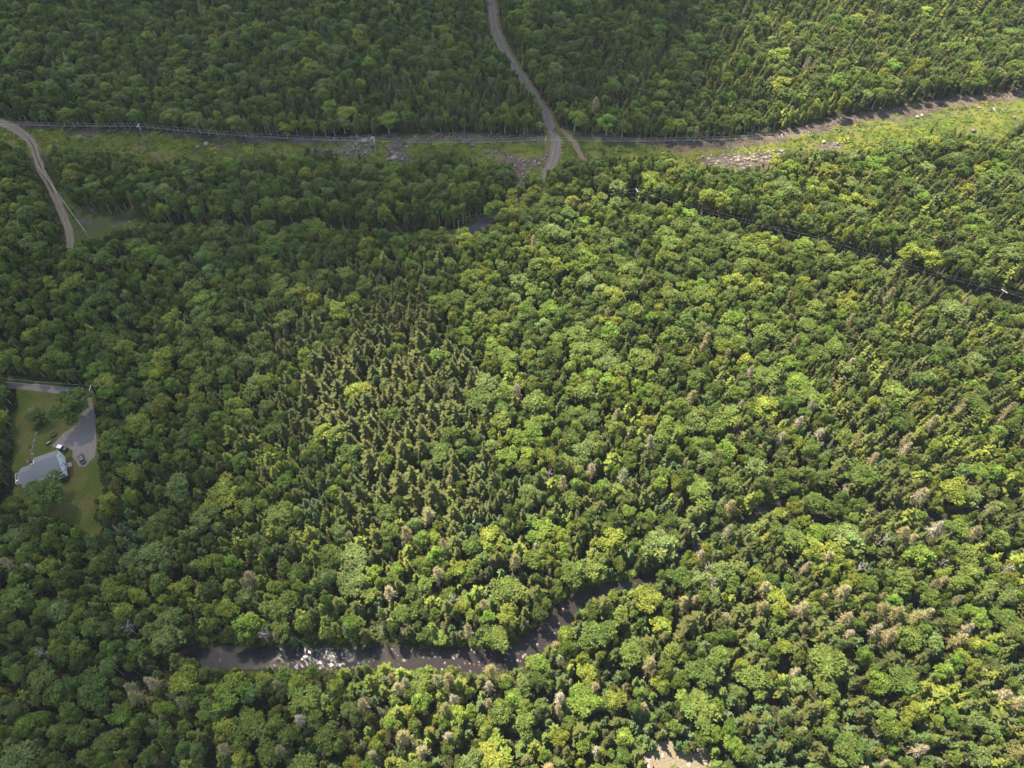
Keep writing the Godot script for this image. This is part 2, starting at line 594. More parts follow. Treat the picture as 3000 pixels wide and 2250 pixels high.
func plant(kind: String, p: Vector3, h: float, r: float, tint: int, variant: int) -> Dictionary:
	var key := Vector2i(int(floor(p.x / 6.0)), int(floor(p.z / 6.0)))
	if not cells.has(key): cells[key] = []
	cells[key].append(Vector3(p.x, p.z, r))
	var t := {"k": kind, "v": variant, "p": p, "h": h, "r": r, "turn": rng.randf() * TAU, "tint": tint, "label": "", "lean": Vector2(rng.randf_range(-0.05, 0.05), rng.randf_range(-0.05, 0.05))}
	trees.append(t)
	return t

# [x, y, rx, ry, broadleaf, spruce, fir, pale] in photograph pixels: what grows where
var stands := [
	[1130, 1200, 250, 310, 0.10, 1.3, 0.06, 0.01], [860, 1570, 380, 260, 0.36, 0.45, 0.18, 0.012], [2480, 1270, 600, 360, 0.50, 0.37, 0.10, 0.03],
	[2420, 160, 420, 220, 0.50, 0.40, 0.10, 0.003], [2520, 2100, 600, 250, 0.46, 0.18, 0.34, 0.02], [1330, 2080, 440, 190, 0.50, 0.30, 0.12, 0.08],
	[2350, 1760, 650, 220, 0.50, 0.31, 0.14, 0.05], [1780, 930, 560, 380, 1.3, 0.01, 0.09, 0.003], [300, 1950, 420, 350, 0.72, 0.20, 0.06, 0.02],
	[1250, 340, 420, 80, 0.50, 0.42, 0.08, 0.003], [400, 150, 700, 250, 0.87, 0.05, 0.08, 0.003], [350, 900, 450, 260, 0.85, 0.04, 0.11, 0.003],
	[450, 1400, 260, 300, 0.80, 0.02, 0.18, 0.0], [1650, 1550, 420, 230, 0.62, 0.24, 0.13, 0.012], [2750, 500, 400, 160, 0.66, 0.24, 0.10, 0.003], [1700, 620, 700, 140, 0.93, 0.02, 0.05, 0.0],
	[700, 620, 700, 160, 0.92, 0.02, 0.06, 0.0]]

func stand_at(q: Vector2) -> Array:
	var w := [0.05 * 0.8, 0.05 * 0.08, 0.05 * 0.12, 0.05 * 0.003]
	for s in stands:
		var d := Vector2((q.x - s[0]) / s[2], (q.y - s[1]) / s[3]).length_squared()
		var a := exp(-d * 1.6)
		for i in 4: w[i] += a * s[4 + i]
	return w

func pick_kind(q: Vector2, p: Vector3) -> String:
	var w := stand_at(q)
	# kinds grow in patches
	w[0] *= exp(1.3 * n_mid.get_noise_2d(p.x * 2.2, p.z * 2.2))
	w[1] *= exp(2.4 * n_mid.get_noise_2d(p.x * 2.6 + 500.0, p.z * 2.6))
	w[2] *= exp(2.4 * n_mid.get_noise_2d(p.x * 2.6, p.z * 2.6 + 700.0))
	var r: float = rng.randf() * (w[0] + w[1] + w[2] + w[3])
	for i in 4:
		r -= w[i]
		if r <= 0.0: return ["broadleaf_tree", "spruce_tree", "fir_tree", "pale_spruce"][i]
	return "broadleaf_tree"

func pick_tint(kind: String, p: Vector3) -> int:
	var q := 1.15 * n_mid.get_noise_2d(p.x * 3.4 + 90.0, p.z * 3.4) + rng.randf_range(-0.42, 0.42)
	match kind:
		"broadleaf_tree":
			if q < -0.48: return 2
			if q > 0.5: return 1
			if q > 0.27: return 4
			if q < -0.25: return 3
			return 0
		"spruce_tree":
			if q < -0.4: return 2
			if q > 0.42: return 3
			return 1 if q < -0.05 else 0
		"fir_tree":
			if q < -0.35: return 3
			if q > 0.4: return 2
			return 1 if q < 0.05 else 0
		_:
			return rng.randi() % int(kinds[kind].tints.size())

func nearest_z(p: Vector3, l: PackedVector2Array) -> float:
	var best := 1e9
	var z := 0.0
	for q in l:
		if absf(q.x - p.x) < best:
			best = absf(q.x - p.x); z = q.y
	return z

func grow(attempts: int, big: float, pack: float) -> void:
	for i in attempts:
		var f := 4.0 + 596.0 * sqrt(rng.randf_range(0.0, 1.0))
		if rng.randf() < 0.25: f = rng.randf_range(4.0, 300.0)
		var wide := (HC * 0.8 + f * 0.6) * 0.81 + 18.0
		var x := rng.randf_range(-wide, wide)
		var p := Vector3(x, 0, -f)
		var q := to_px(p)
		var kind := pick_kind(q, p)
		var h := 0.0
		var r := 0.0
		match kind:
			"broadleaf_tree":
				r = lerpf(2.6, 6.2, pow(rng.randf(), 1.45)) * big
				h = rng.randf_range(9.5, 13.0) * lerpf(0.72, 1.0, big)
			"spruce_tree":
				r = rng.randf_range(2.0, 3.4) * big
				h = rng.randf_range(9.0, 13.5) * lerpf(0.6, 1.0, big)
			"fir_tree":
				r = rng.randf_range(1.2, 1.95) * lerpf(0.8, 1.0, big)
				h = r * rng.randf_range(3.5, 4.7)
			"pale_spruce":
				r = rng.randf_range(1.5, 2.5) * big
				h = rng.randf_range(9.5, 13.5) * lerpf(0.7, 1.0, big)
		if f > 360.0: r *= 1.12; h *= 1.15
		if f > 170.0 and f < 330.0 and kind != "fir_tree":
			# the belt between the clearing and the roadside gap is older and taller
			for l in [lanes[3], lanes[4]]:
				if p.z < l[2].end.y and line_dist(Vector2(p.x, p.z), l[0]) < 26.0 and p.z < nearest_z(p, l[0]): h *= 1.22
		var tint := pick_tint(kind, p)
		if kind == "spruce_tree":
			if Vector2((q.x - 1130.0) / 290.0, (q.y - 1200.0) / 350.0).length() < 1.0:
				r *= 1.35; h *= 1.15
				if rng.randf() < 0.92: tint = 1 + rng.randi() % 2
			elif q.x < 1300.0 and q.y > 1330.0:
				r *= 0.95; h *= 0.8
				if rng.randf() < 0.6: tint = 3
		if crowded(p.x, p.z, r, pack): continue
		if not ground_free(p.x, p.z, minf(r * 0.45, 1.3)): continue
		p.y = hgt(p.x, p.z)
		if absf(p.z) < 180.0 and line_dist(Vector2(p.x, p.z), river) * river_k(p.x) < 4.1 + minf(r * 0.2, 0.5): continue
		if hides(p, h, r):
			h *= 0.55; r *= 0.62
			if hides(p, h, r): continue
		var nv: int = kinds[kind].v.size()
		plant(kind, p, h, r, tint, rng.randi() % nv)

func spot(kind: String, px: float, py: float, h: float, r: float, tint: int, label: String, variant := -1) -> void:
	# PX, PY: where the middle of the crown shows
	var p := at_height(px, py, h * 0.72)
	p.y = hgt(p.x, p.z)
	var nv: int = kinds[kind].v.size()
	var t := plant(kind, p, h, r, tint, variant if variant >= 0 else rng.randi() % nv)
	t.label = label

func tree_basis(t: Dictionary) -> Transform3D:
	var q = kinds[t.k].v[t.v]
	var b := Basis.from_euler(Vector3(t.lean.x, t.turn, t.lean.y)) * Basis.from_scale(Vector3(t.r / q.r, t.h / q.h, t.r / q.r))
	return Transform3D(b, t.p)

func region_of(q: Vector2) -> String:
	if q.y > 2120.0:
		if q.x < 450: return "in the lower left corner"
		if q.x < 900: return "at the bottom edge under the rapids"
		if q.x < 1400: return "at the bottom edge under the river bend"
		if q.x < 1890: return "left of the gravel patch"
		if q.x < 2250: return "beside the gravel patch"
		if q.x < 2650: return "right of the gravel patch"
		return "in the lower right corner"
	if q.y > 1960.0:
		if q.x < 500: return "on the shaded near bank"
		if q.x < 1000: return "on the near bank below the rapids"
		if q.x < 1500: return "on the near bank below the bend"
		if q.x < 2000: return "on the near bank right of the bend"
		if q.x < 2500: return "behind the gravel patch, well right"
		return "near the right edge, well below the river"
	if q.y > 1700.0:
		if q.x < 500: return "by the hidden left reach of river"
		if q.x < 1000: return "on the far bank above the rapids"
		if q.x < 1600: return "on the far bank above the bend"
		if q.x < 2100: return "inside the river's upper bend"
		if q.x < 2600: return "on the near bank among grey trees"
		return "by the right edge below the river"
	if q.y > 1400.0:
		if q.x < 330: return "below the house"
		if q.x < 800: return "right of the house lawn"
		if q.x < 1300: return "in the sunlit stand above the rapids"
		if q.x < 1900: return "in the wood above the river bend"
		if q.x < 2500: return "around the dark upper pool"
		return "by the right edge at the river"
	if q.y > 1000.0:
		if q.x < 500: return "between the house and the wood"
		if q.x < 1350: return "in the dark stand at the centre"
		if q.x < 2000: return "in the middle of the wood"
		return "in the wood on the right"
	if q.y > 700.0:
		return "in the left wood" if q.x < 1000 else ("in the wood below the clearing" if q.x < 2000 else "in the upper right wood")
	return "near the power line clearing" if q.y > 300.0 else "behind the power line clearing"

const ORD := ["first", "second", "third", "fourth", "fifth", "sixth", "seventh", "eighth", "ninth", "tenth", "eleventh", "twelfth", "thirteenth", "fourteenth", "fifteenth", "sixteenth", "seventeenth", "eighteenth", "nineteenth", "twentieth", "twenty-first", "twenty-second", "twenty-third", "twenty-fourth", "twenty-fifth", "twenty-sixth", "twenty-seventh", "twenty-eighth", "twenty-ninth", "thirtieth"]

func raise_forest() -> void:
	# the trees that show largest stand as things of their own, the others as one mass for each kind
	var plain := {"broadleaf_tree": "broadleaf tree", "spruce_tree": "spruce", "fir_tree": "young fir", "pale_spruce": "dying spruce", "bare_snag": "dead tree"}
	var many := {"broadleaf_tree": 290, "spruce_tree": 290, "fir_tree": 270, "pale_spruce": 230, "bare_snag": 60}
	for kind in kinds:
		var own := []
		var rest := []
		var ranked := []
		for t in trees:
			if t.k != kind: continue
			var q := to_px(t.p + Vector3(0, t.h * 0.8, 0))
			t.q = q
			var size: float = t.r / depth_of(t.p)
			if q.x < 8 or q.x > 2992 or q.y < 8 or q.y > 2242: size = 0.0
			ranked.append([size + (1.0 if t.label else 0.0), t])
		ranked.sort_custom(func(a, b): return a[0] > b[0])
		for e in ranked:
			if own.size() < many[kind] and e[0] > 0.0: own.append(e[1])
			else: rest.append(e[1])
		# labels
		var sets := {}
		for t in own:
			if t.label: continue
			var size_word := ""
			var rel: float = t.r / kinds[kind].v[0].r
			if rel > 1.12: size_word = "broad "
			elif rel < 0.78: size_word = "slim "
			var l: String = "%s%s %s %s" % [size_word, kinds[kind].tints[t.tint][0], plain[kind], region_of(t.q)]
			if not sets.has(l): sets[l] = []
			sets[l].append(t)
		for l in sets:
			var a: Array = sets[l]
			a.sort_custom(func(x, y): return x.q.x < y.q.x)
			for i in a.size():
				a[i].label = l if a.size() == 1 or a.size() > 30 else l + ", " + ORD[i] + " from left"
		var crowns := {}
		for t in own:
			var q = kinds[kind].v[t.v]
			var o := base(kind, t.p)
			o.transform = tree_basis(t)
			tag(o, t.label, {"broadleaf_tree": "tree", "spruce_tree": "tree", "fir_tree": "tree", "pale_spruce": "tree", "bare_snag": "dead tree"}[kind], {"broadleaf_tree": "broadleaf trees of the wood", "spruce_tree": "spruces of the wood", "fir_tree": "young firs of the wood", "pale_spruce": "dying spruces of the wood", "bare_snag": "bare dead trees"}[kind])
			part("trunk", q.trunk, kinds[kind].tm, o)
			var ck := Vector2i(t.v, t.tint)
			if not crowns.has(ck): crowns[ck] = brighter(q.crown, kinds[kind].tints[t.tint][1])
			part("crown", crowns[ck], kinds[kind].cm, o)
		if rest.is_empty(): continue
		var mass := base({"broadleaf_tree": "broadleaf_forest", "spruce_tree": "spruce_forest", "fir_tree": "fir_forest", "pale_spruce": "dying_forest", "bare_snag": "snag_forest"}[kind], Vector3.ZERO)
		tag(mass, {"broadleaf_tree": "unbroken mass of green broadleaf trees filling the wood", "spruce_tree": "mass of olive spruces scattered through the wood", "fir_tree": "mass of small pointed firs between the broadleaf trees", "pale_spruce": "pale dying spruces scattered far off in the wood", "bare_snag": "bare grey dead trees scattered in the wood"}[kind], "forest", "", "stuff")
		for v in kinds[kind].v.size():
			var q = kinds[kind].v[v]
			var list := rest.filter(func(t): return t.v == v)
			if list.is_empty(): continue
			var mm := MultiMesh.new()
			mm.transform_format = MultiMesh.TRANSFORM_3D
			mm.use_colors = true
			mm.mesh = two_part(q.crown, q.trunk, kinds[kind].cm, kinds[kind].tm)
			mm.instance_count = list.size()
			for i in list.size():
				var t = list[i]
				mm.set_instance_transform(i, tree_basis(t))
				var c: Color = kinds[kind].tints[t.tint][1]
				var g := 1.0 + 0.28 * sin(t.turn * 37.0)
				mm.set_instance_color(i, Color(c.r * g * (1.0 + 0.1 * sin(t.turn * 91.0)), c.g * g, c.b * g))
			var mi := MultiMeshInstance3D.new()
			mi.name = "trees"
			mi.multimesh = mm
			mi.set_meta("kind", "stuff")
			mass.add_child(mi, true)
	print("trees ", trees.size())

func brighter(m: ArrayMesh, by: Color) -> ArrayMesh:
	var a := m.surface_get_arrays(0)
	var c: PackedColorArray = a[Mesh.ARRAY_COLOR]
	for i in c.size(): c[i] = Color(c[i].r * by.r, c[i].g * by.g, c[i].b * by.b)
	a[Mesh.ARRAY_COLOR] = c
	var o := ArrayMesh.new()
	o.add_surface_from_arrays(Mesh.PRIMITIVE_TRIANGLES, a)
	return o

# ---------------------------------------------------------------- outlines read from the photograph (pixels of the 3000 x 2250 frame)
const RIVER := [[-260, 1990], [-60, 1950], [150, 1912], [300, 1895], [420, 1900], [560, 1912], [700, 1928], [850, 1930], [1000, 1926], [1150, 1922], [1290, 1932], [1400, 1938], [1490, 1930], [1560, 1893], [1615, 1843], [1662, 1792], [1712, 1755], [1780, 1728], [1850, 1710], [1915, 1690], [1990, 1640], [2080, 1575], [2170, 1530], [2250, 1490], [2340, 1465], [2480, 1480], [2620, 1512], [2760, 1518], [2880, 1490], [3020, 1440], [3300, 1360]]
const CLEAR_TOP := [[-300, 325], [-50, 345], [120, 372], [400, 385], [620, 402], [1000, 398], [1400, 393], [1590, 396], [1665, 388], [1720, 398], [1900, 412], [2010, 420], [2200, 395], [2500, 335], [2750, 290], [3050, 255], [3300, 225]]
const CLEAR_LOW := [[3300, 330], [3050, 338], [2995, 344], [2940, 400], [2840, 384], [2768, 376], [2705, 393], [2655, 407], [2588, 407], [2556, 434], [2497, 430], [2425, 434], [2335, 430], [2294, 443], [2253, 470], [2203, 488], [2104, 480], [2009, 475], [1904, 452], [1768, 452], [1723, 458], [1650, 462], [1606, 490], [1560, 488], [1522, 525], [1502, 470], [1407, 475], [1362, 452], [1316, 434], [1244, 447], [1181, 475], [1108, 470], [1009, 470], [972, 434], [904, 425], [859, 443], [768, 452], [678, 461], [533, 461], [434, 466], [370, 443], [271, 434], [203, 430], [149, 434], [100, 445], [45, 425], [0, 407], [-300, 390]]
const PAVED := [[1436, -150], [1438, -60], [1439, 0], [1443, 40], [1449, 80], [1463, 120], [1484, 160], [1510, 200], [1541, 245], [1567, 285], [1593, 325], [1612, 365], [1627, 400], [1630, 430], [1624, 460], [1614, 488], [1598, 520], [1560, 565], [1500, 605], [1440, 640], [1385, 672], [1330, 700], [1290, 735]]
const GAP := [[1330, 690], [1180, 700], [1000, 690], [800, 680], [600, 680], [430, 680]]
const DIRT := [[-200, 290], [-60, 340], [0, 358], [48, 380], [89, 414], [106, 455], [120, 494], [140, 532], [159, 571], [178, 614], [198, 662], [206, 700], [202, 735], [190, 760]]
const TRACK := [[1640, 378], [1665, 398], [1685, 425], [1702, 455], [1722, 490], [1730, 510]]
const STRIP := [[1440, 655], [1560, 630], [1800, 612], [2000, 640], [2300, 720], [2600, 800], [2800, 860], [3000, 925], [3300, 1010]]
const LAWN := [[20, 1100], [135, 1112], [236, 1130], [282, 1148], [284, 1191], [280, 1230], [292, 1290], [294, 1367], [304, 1420], [298, 1470], [282, 1510], [302, 1550], [292, 1580], [262, 1580], [230, 1560], [190, 1530], [142, 1520], [70, 1500], [34, 1462], [34, 1384], [38, 1290], [30, 1225], [44, 1190], [50, 1150], [20, 1135]]
const LAWN_SEEN := [[34, 1120], [135, 1128], [236, 1140], [279, 1148], [274, 1191], [271, 1218], [287, 1266], [288, 1367], [297, 1401], [294, 1438], [264, 1475], [268, 1499], [296, 1530], [286, 1565], [270, 1568], [243, 1545], [209, 1515], [182, 1490], [142, 1490], [88, 1480], [54, 1461], [34, 1445], [37, 1384], [44, 1350], [40, 1296], [37, 1269], [32, 1225], [44, 1198], [57, 1147], [37, 1137]]
const DRIVE := [[-60, 1106], [20, 1118], [140, 1128], [235, 1144], [268, 1168], [279, 1215], [281, 1250], [282, 1300], [279, 1338], [262, 1352], [250, 1368], [232, 1367], [222, 1350], [214, 1340], [212, 1318], [190, 1312], [170, 1314], [150, 1308], [168, 1290], [185, 1270], [205, 1258], [225, 1240], [236, 1215], [232, 1188], [214, 1168], [186, 1155], [100, 1145], [20, 1138], [-60, 1128]]
const RIVER_SEEN := [[484, 1893], [588, 1897], [692, 1904], [746, 1922], [791, 1904], [850, 1900], [1000, 1892], [1113, 1882], [1203, 1878], [1253, 1890], [1316, 1900], [1389, 1904], [1434, 1922], [1475, 1922], [1500, 1900], [1542, 1886], [1570, 1836], [1592, 1814], [1633, 1792], [1676, 1770], [1682, 1812], [1642, 1834], [1630, 1870], [1592, 1898], [1524, 1943], [1479, 1980], [1429, 1950], [1362, 1962], [1271, 1945], [1136, 1945], [1000, 1941], [850, 1936], [768, 1936], [741, 1948], [678, 1965], [664, 1929], [610, 1920], [542, 1916]]
const GRAVEL_SEEN := [[1894, 2260], [1898, 2216], [1915, 2198], [1980, 2200], [2040, 2222], [2085, 2215], [2096, 2260]]

func clearing_color(q: Vector2, x: float, z: float) -> Color:
	var top := 0.0
	for i in CLEAR_TOP.size() - 1:
		if q.x >= CLEAR_TOP[i][0] and q.x < CLEAR_TOP[i + 1][0]:
			top = lerpf(CLEAR_TOP[i][1], CLEAR_TOP[i + 1][1], (q.x - CLEAR_TOP[i][0]) / (CLEAR_TOP[i + 1][0] - CLEAR_TOP[i][0]))
	var n1 := n_fine.get_noise_2d(x * 1.6, z * 1.6)
	var n2 := n_fine.get_noise_2d(x * 7.0 + 200.0, z * 7.0)
	var n3 := n_fine.get_noise_2d(x * 3.0, z * 3.0 + 300.0)
	var c := Color(0.088, 0.125, 0.026).lerp(Color(0.155, 0.165, 0.035), clampf(0.5 + n1 * 1.3, 0, 1))
	c = c.lerp(Color(0.165, 0.14, 0.07), smoothstep(0.15, 0.45, n3 + n2 * 0.3) * 0.75)
	c = c.lerp(Color(0.06, 0.085, 0.02), smoothstep(0.1, 0.5, -n2))
	var band := 17.0 if q.x < 1950.0 else 34.0
	if q.x < 700.0: band = 9.0
	var slash := 1.0 - smoothstep(band * 0.55, band * 1.15, q.y - top + 14.0 * n1 + 8.0 * n2)
	for f in [[1040, 438, 62, 28], [1165, 430, 36, 26], [1185, 466, 26, 12], [1532, 525, 24, 50], [1498, 468, 46, 20], [2190, 472, 150, 26], [2432, 428, 40, 16], [650, 425, 22, 10], [930, 444, 60, 12], [1575, 472, 36, 20], [1340, 405, 200, 14], [120, 478, 26, 40]]:
		var d := Vector2((q.x - f[0]) / f[2], (q.y - f[1]) / f[3]).length()
		slash = maxf(slash, 1.0 - smoothstep(0.6, 1.15, d + 0.5 * n2 + 0.3 * n3))
	var br := Color(0.075, 0.058, 0.052).lerp(Color(0.15, 0.12, 0.105), clampf(0.5 + n2 * 1.2, 0, 1))
	c = c.lerp(br, slash * 0.92)
	if absf(q.x - 243.0) < 50.0: c = c.lerp(Color(0.24, 0.2, 0.16), (1.0 - smoothstep(0.5, 1.1, Vector2((q.x - 250.0) / 50.0, (q.y - 402.0) / 8.0).length())))
	return Color(c.r, c.g, c.b, slash)

func make_ground() -> void:
	# the ground, one sheet to the horizon
	var xs := PackedFloat32Array([-9000, -4000, -2000, -1100, -700, -520])
	var x := -420.0
	while x < 421.0:
		xs.append(x); x += 3.5
	xs.append_array(PackedFloat32Array([520, 700, 1100, 2000, 4000, 9000]))
	var zs := PackedFloat32Array([-9000, -4000, -2000, -1300, -950, -760])
	var z := -640.0
	while z < 60.0:
		zs.append(z); z += 3.5
	zs.append_array(PackedFloat32Array([110, 250, 700, 2000, 5000, 9000]))
	var s := Sheet.new()
	for zz in zs:
		for xx in xs: s.p(Vector3(xx, hgt(xx, zz), zz))
	var w := xs.size()
	for j in zs.size() - 1:
		for i in w - 1:
			var a := j * w + i
			s.f.append_array(PackedInt32Array([a, a + 1, a + w + 1, a, a + w + 1, a + w]))
	var m := ground_mat("forest_floor", Color(0.046, 0.05, 0.022), 9.0, 0.45, 4)
	tag(part("ground", s.done(), m, self), "dark leaf-littered forest floor between the trunks", "ground", "", "structure")

func grass_grid(called: String, poly_px: PackedVector2Array, lo: Vector2, hi: Vector2, step: float, lift: float, color: Callable, m: Material) -> void:
	var s := Sheet.new()
	var nx := int((hi.x - lo.x) / step)
	var nz := int((hi.y - lo.y) / step)
	var id := PackedInt32Array()
	id.resize((nx + 1) * (nz + 1))
	for j in nz + 1:
		for i in nx + 1:
			var px := lo.x + i * step
			var pz := lo.y + j * step
			var q := to_px(Vector3(px, 0, pz))
			id[j * (nx + 1) + i] = -1
			if Geometry2D.is_point_in_polygon(q + Vector2(n_fine.get_noise_2d(px * 5.0, pz * 5.0), n_fine.get_noise_2d(pz * 5.0, px * 5.0)) * 12.0, poly_px):
				id[j * (nx + 1) + i] = s.p(Vector3(px, hgt(px, pz) + lift, pz), color.call(q, px, pz))
	for j in nz:
		for i in nx:
			var a := id[j * (nx + 1) + i]
			var b := id[j * (nx + 1) + i + 1]
			var c := id[(j + 1) * (nx + 1) + i + 1]
			var d := id[(j + 1) * (nx + 1) + i]
			if a >= 0 and b >= 0 and c >= 0: s.f.append_array(PackedInt32Array([a, b, c]))
			if a >= 0 and c >= 0 and d >= 0: s.f.append_array(PackedInt32Array([a, c, d]))
	var o := part(called, s.done(), m, self)
	tag(o, "", "", "", "structure")

func tint_sheet_mat(key: String, seed_: int) -> StandardMaterial3D:
	var m := ground_mat(key, Color(1, 1, 1) / 2.2, 5.0, 0.62, seed_, true)
	return m

# worn wheel tracks are paler than the crown and the edges of a road
func road_tone(q: float, p: Vector2, dull: Color, worn: Color) -> Color:
	var t := exp(-pow((absf(q) - 0.45) / 0.2, 2.0)) * (0.7 + 0.9 * n_fine.get_noise_2d(p.x * 6.0, p.y * 6.0))
	t += 0.5 * n_fine.get_noise_2d(p.x * 20.0, p.y * 20.0)
	if absf(q) > 0.9: t += 0.5
	return dull.lerp(worn, clampf(t, 0, 1))

func make_roads() -> void:
	var paved := smooth_line(PAVED)
	lanes.append([paved, 3.4])
	tag(part("paved_road", ribbon(paved, func(_t): return 2.8, 0.07, 13, 0.5, road_tone.bind(Color(0.125, 0.115, 0.116), Color(0.19, 0.168, 0.15))), ground_mat("asphalt", Color(1, 1, 1) / 2.2, 6.0, 0.72, 5, true), self), "", "", "", "structure")
	var verge := ground_mat("verge", Color(0.15, 0.135, 0.055), 4.0, 0.55, 6)
	var side := PackedVector2Array()
	for i in mini(paved.size(), 90):
		var d := (paved[mini(i + 1, paved.size() - 1)] - paved[maxi(i - 1, 0)]).normalized()
		side.append(paved[i] + Vector2(d.y, -d.x) * -3.9)
	var left := PackedVector2Array()
	for i in mini(paved.size(), 90):
		var d := (paved[mini(i + 1, paved.size() - 1)] - paved[maxi(i - 1, 0)]).normalized()
		left.append(paved[i] + Vector2(d.y, -d.x) * 3.4)
	tag(part("road_verge", ribbon(side, func(_t): return 1.5, 0.04, 4, 0.9), verge, self), "", "", "", "structure")
	tag(part("road_verge", ribbon(left, func(_t): return 0.9, 0.04, 4, 0.7), verge, self), "", "", "", "structure")
	var dirt := smooth_line(DIRT)
	lanes.append([dirt, 3.2])
	var dm := ground_mat("dirt", Color(1, 1, 1) / 2.2, 5.0, 0.68, 7, true)
	tag(part("dirt_road", ribbon(dirt, func(t): return lerpf(3.0, 1.8, smoothstep(0.25, 0.55, t)), 0.07, 13, 0.7, road_tone.bind(Color(0.19, 0.155, 0.125), Color(0.3, 0.25, 0.21))), dm, self), "", "", "", "structure")
	# the grassy crown between the two ruts farther down
	var mid := dirt.slice(int(dirt.size() * 0.42), int(dirt.size() * 0.75))
	tag(part("rut_grass", ribbon(mid, func(t): return 0.35 * smoothstep(0.0, 0.2, t) + 0.05, 0.1, 3, 0.25), ground_mat("rut_grass", Color(0.1, 0.09, 0.04), 3.0, 0.6, 8), self), "", "", "", "structure")
	var track := smooth_line(TRACK)
	lanes.append([track, 2.0])
	tag(part("earth_track", ribbon(track, func(_t): return 1.9, 0.09, 4, 0.9), ground_mat("red_earth", Color(0.19, 0.14, 0.105), 4.0, 0.6, 9), self), "", "", "", "structure")
	var strip := smooth_line(STRIP)
	lanes.append([strip, 3.3])
	tag(part("grass_strip", ribbon(strip, func(_t): return 3.0, 0.05, 5, 1.0), ground_mat("strip_grass", Color(0.085, 0.1, 0.03), 6.0, 0.5, 10), self), "", "", "", "structure")
	lanes.append([smooth_line(GAP), 3.0])
	for l in lanes:
		var bx := Rect2(l[0][0], Vector2.ZERO)
		for q in l[0]: bx = bx.expand(q)
		l.append(bx.grow(8.0))

func make_river() -> void:
	var s := Sheet.new()
	var line := river
	var rows := 0
	var step := 0.45
	var total := 0.0
	var cum := PackedFloat32Array([0.0])
	for i in line.size() - 1:
		total += line[i].distance_to(line[i + 1])
		cum.append(total)
	var across := 42
	var seg := 0
	var along := 0.0
	while along < total:
		while seg < line.size() - 2 and cum[seg + 1] < along: seg += 1
		var t := (along - cum[seg]) / (cum[seg + 1] - cum[seg])
		var c := line[seg].lerp(line[seg + 1], t)
		var d0 := (line[seg + 1] - line[maxi(seg - 1, 0)]).normalized()
		var d1 := (line[mini(seg + 2, line.size() - 1)] - line[seg]).normalized()
		var d := d0.lerp(d1, t).normalized()
		var side := Vector2(-d.y, d.x)
		var q0 := to_px(Vector3(c.x, 0, c.y))
		var rapid := exp(-pow((q0.x - 930.0) / 130.0, 2.0)) if q0.y > 1800 else 0.0
		rapid = maxf(rapid, 0.45 * exp(-pow((q0.x - 1380.0) / 160.0, 2.0))) if q0.y > 1750 else rapid
		for k in across:
			var p := c + side * (float(k) / (across - 1) * 2.0 - 1.0) * 9.0
			var a := 0.01 + 0.1 * rapid
			var y := WATER_Y + a * (n_fine.get_noise_2d(p.x * 22.0, p.y * 22.0) + 0.6 * n_fine.get_noise_2d(p.x * 55.0, p.y * 55.0 + 40.0))
			var foam := smoothstep(0.2, 0.45, n_fine.get_noise_2d(p.x * 90.0 + 9.0, p.y * 150.0) + 0.4 * (rapid - 1.0) + 0.1 * n_fine.get_noise_2d(p.x * 5.0, p.y * 5.0))
			s.p(Vector3(p.x, y, p.y), Color(0.022, 0.019, 0.019).lerp(Color(0.3, 0.285, 0.3), foam))
		rows += 1
		along += step
	for j in rows - 1:
		for k in across - 1:
			var a := j * across + k
			s.f.append_array(PackedInt32Array([a, a + across, a + across + 1, a, a + across + 1, a + 1]))
	var m := vmat("water", 0.08)
	m.metallic_specular = 0.3
	m.normal_enabled = true
	m.normal_texture = bumps(0.03, 6.0, 12)
	m.normal_scale = 0.22
	m.uv1_triplanar = true
	m.uv1_world_triplanar = true
	m.uv1_scale = Vector3(0.3, 0.3, 0.3)
	tag(part("river", s.done(), m, self), "shallow dark river with stones winding through the wood", "river", "", "structure")

func stone_mat(i: int) -> StandardMaterial3D:
	var cs := [Color(0.25, 0.22, 0.2), Color(0.29, 0.235, 0.19), Color(0.17, 0.15, 0.145), Color(0.36, 0.32, 0.275), Color(0.27, 0.19, 0.14)]
	var m := ground_mat("stone%d" % i, cs[i], 1.7, 0.6, 40 + i)
	return m

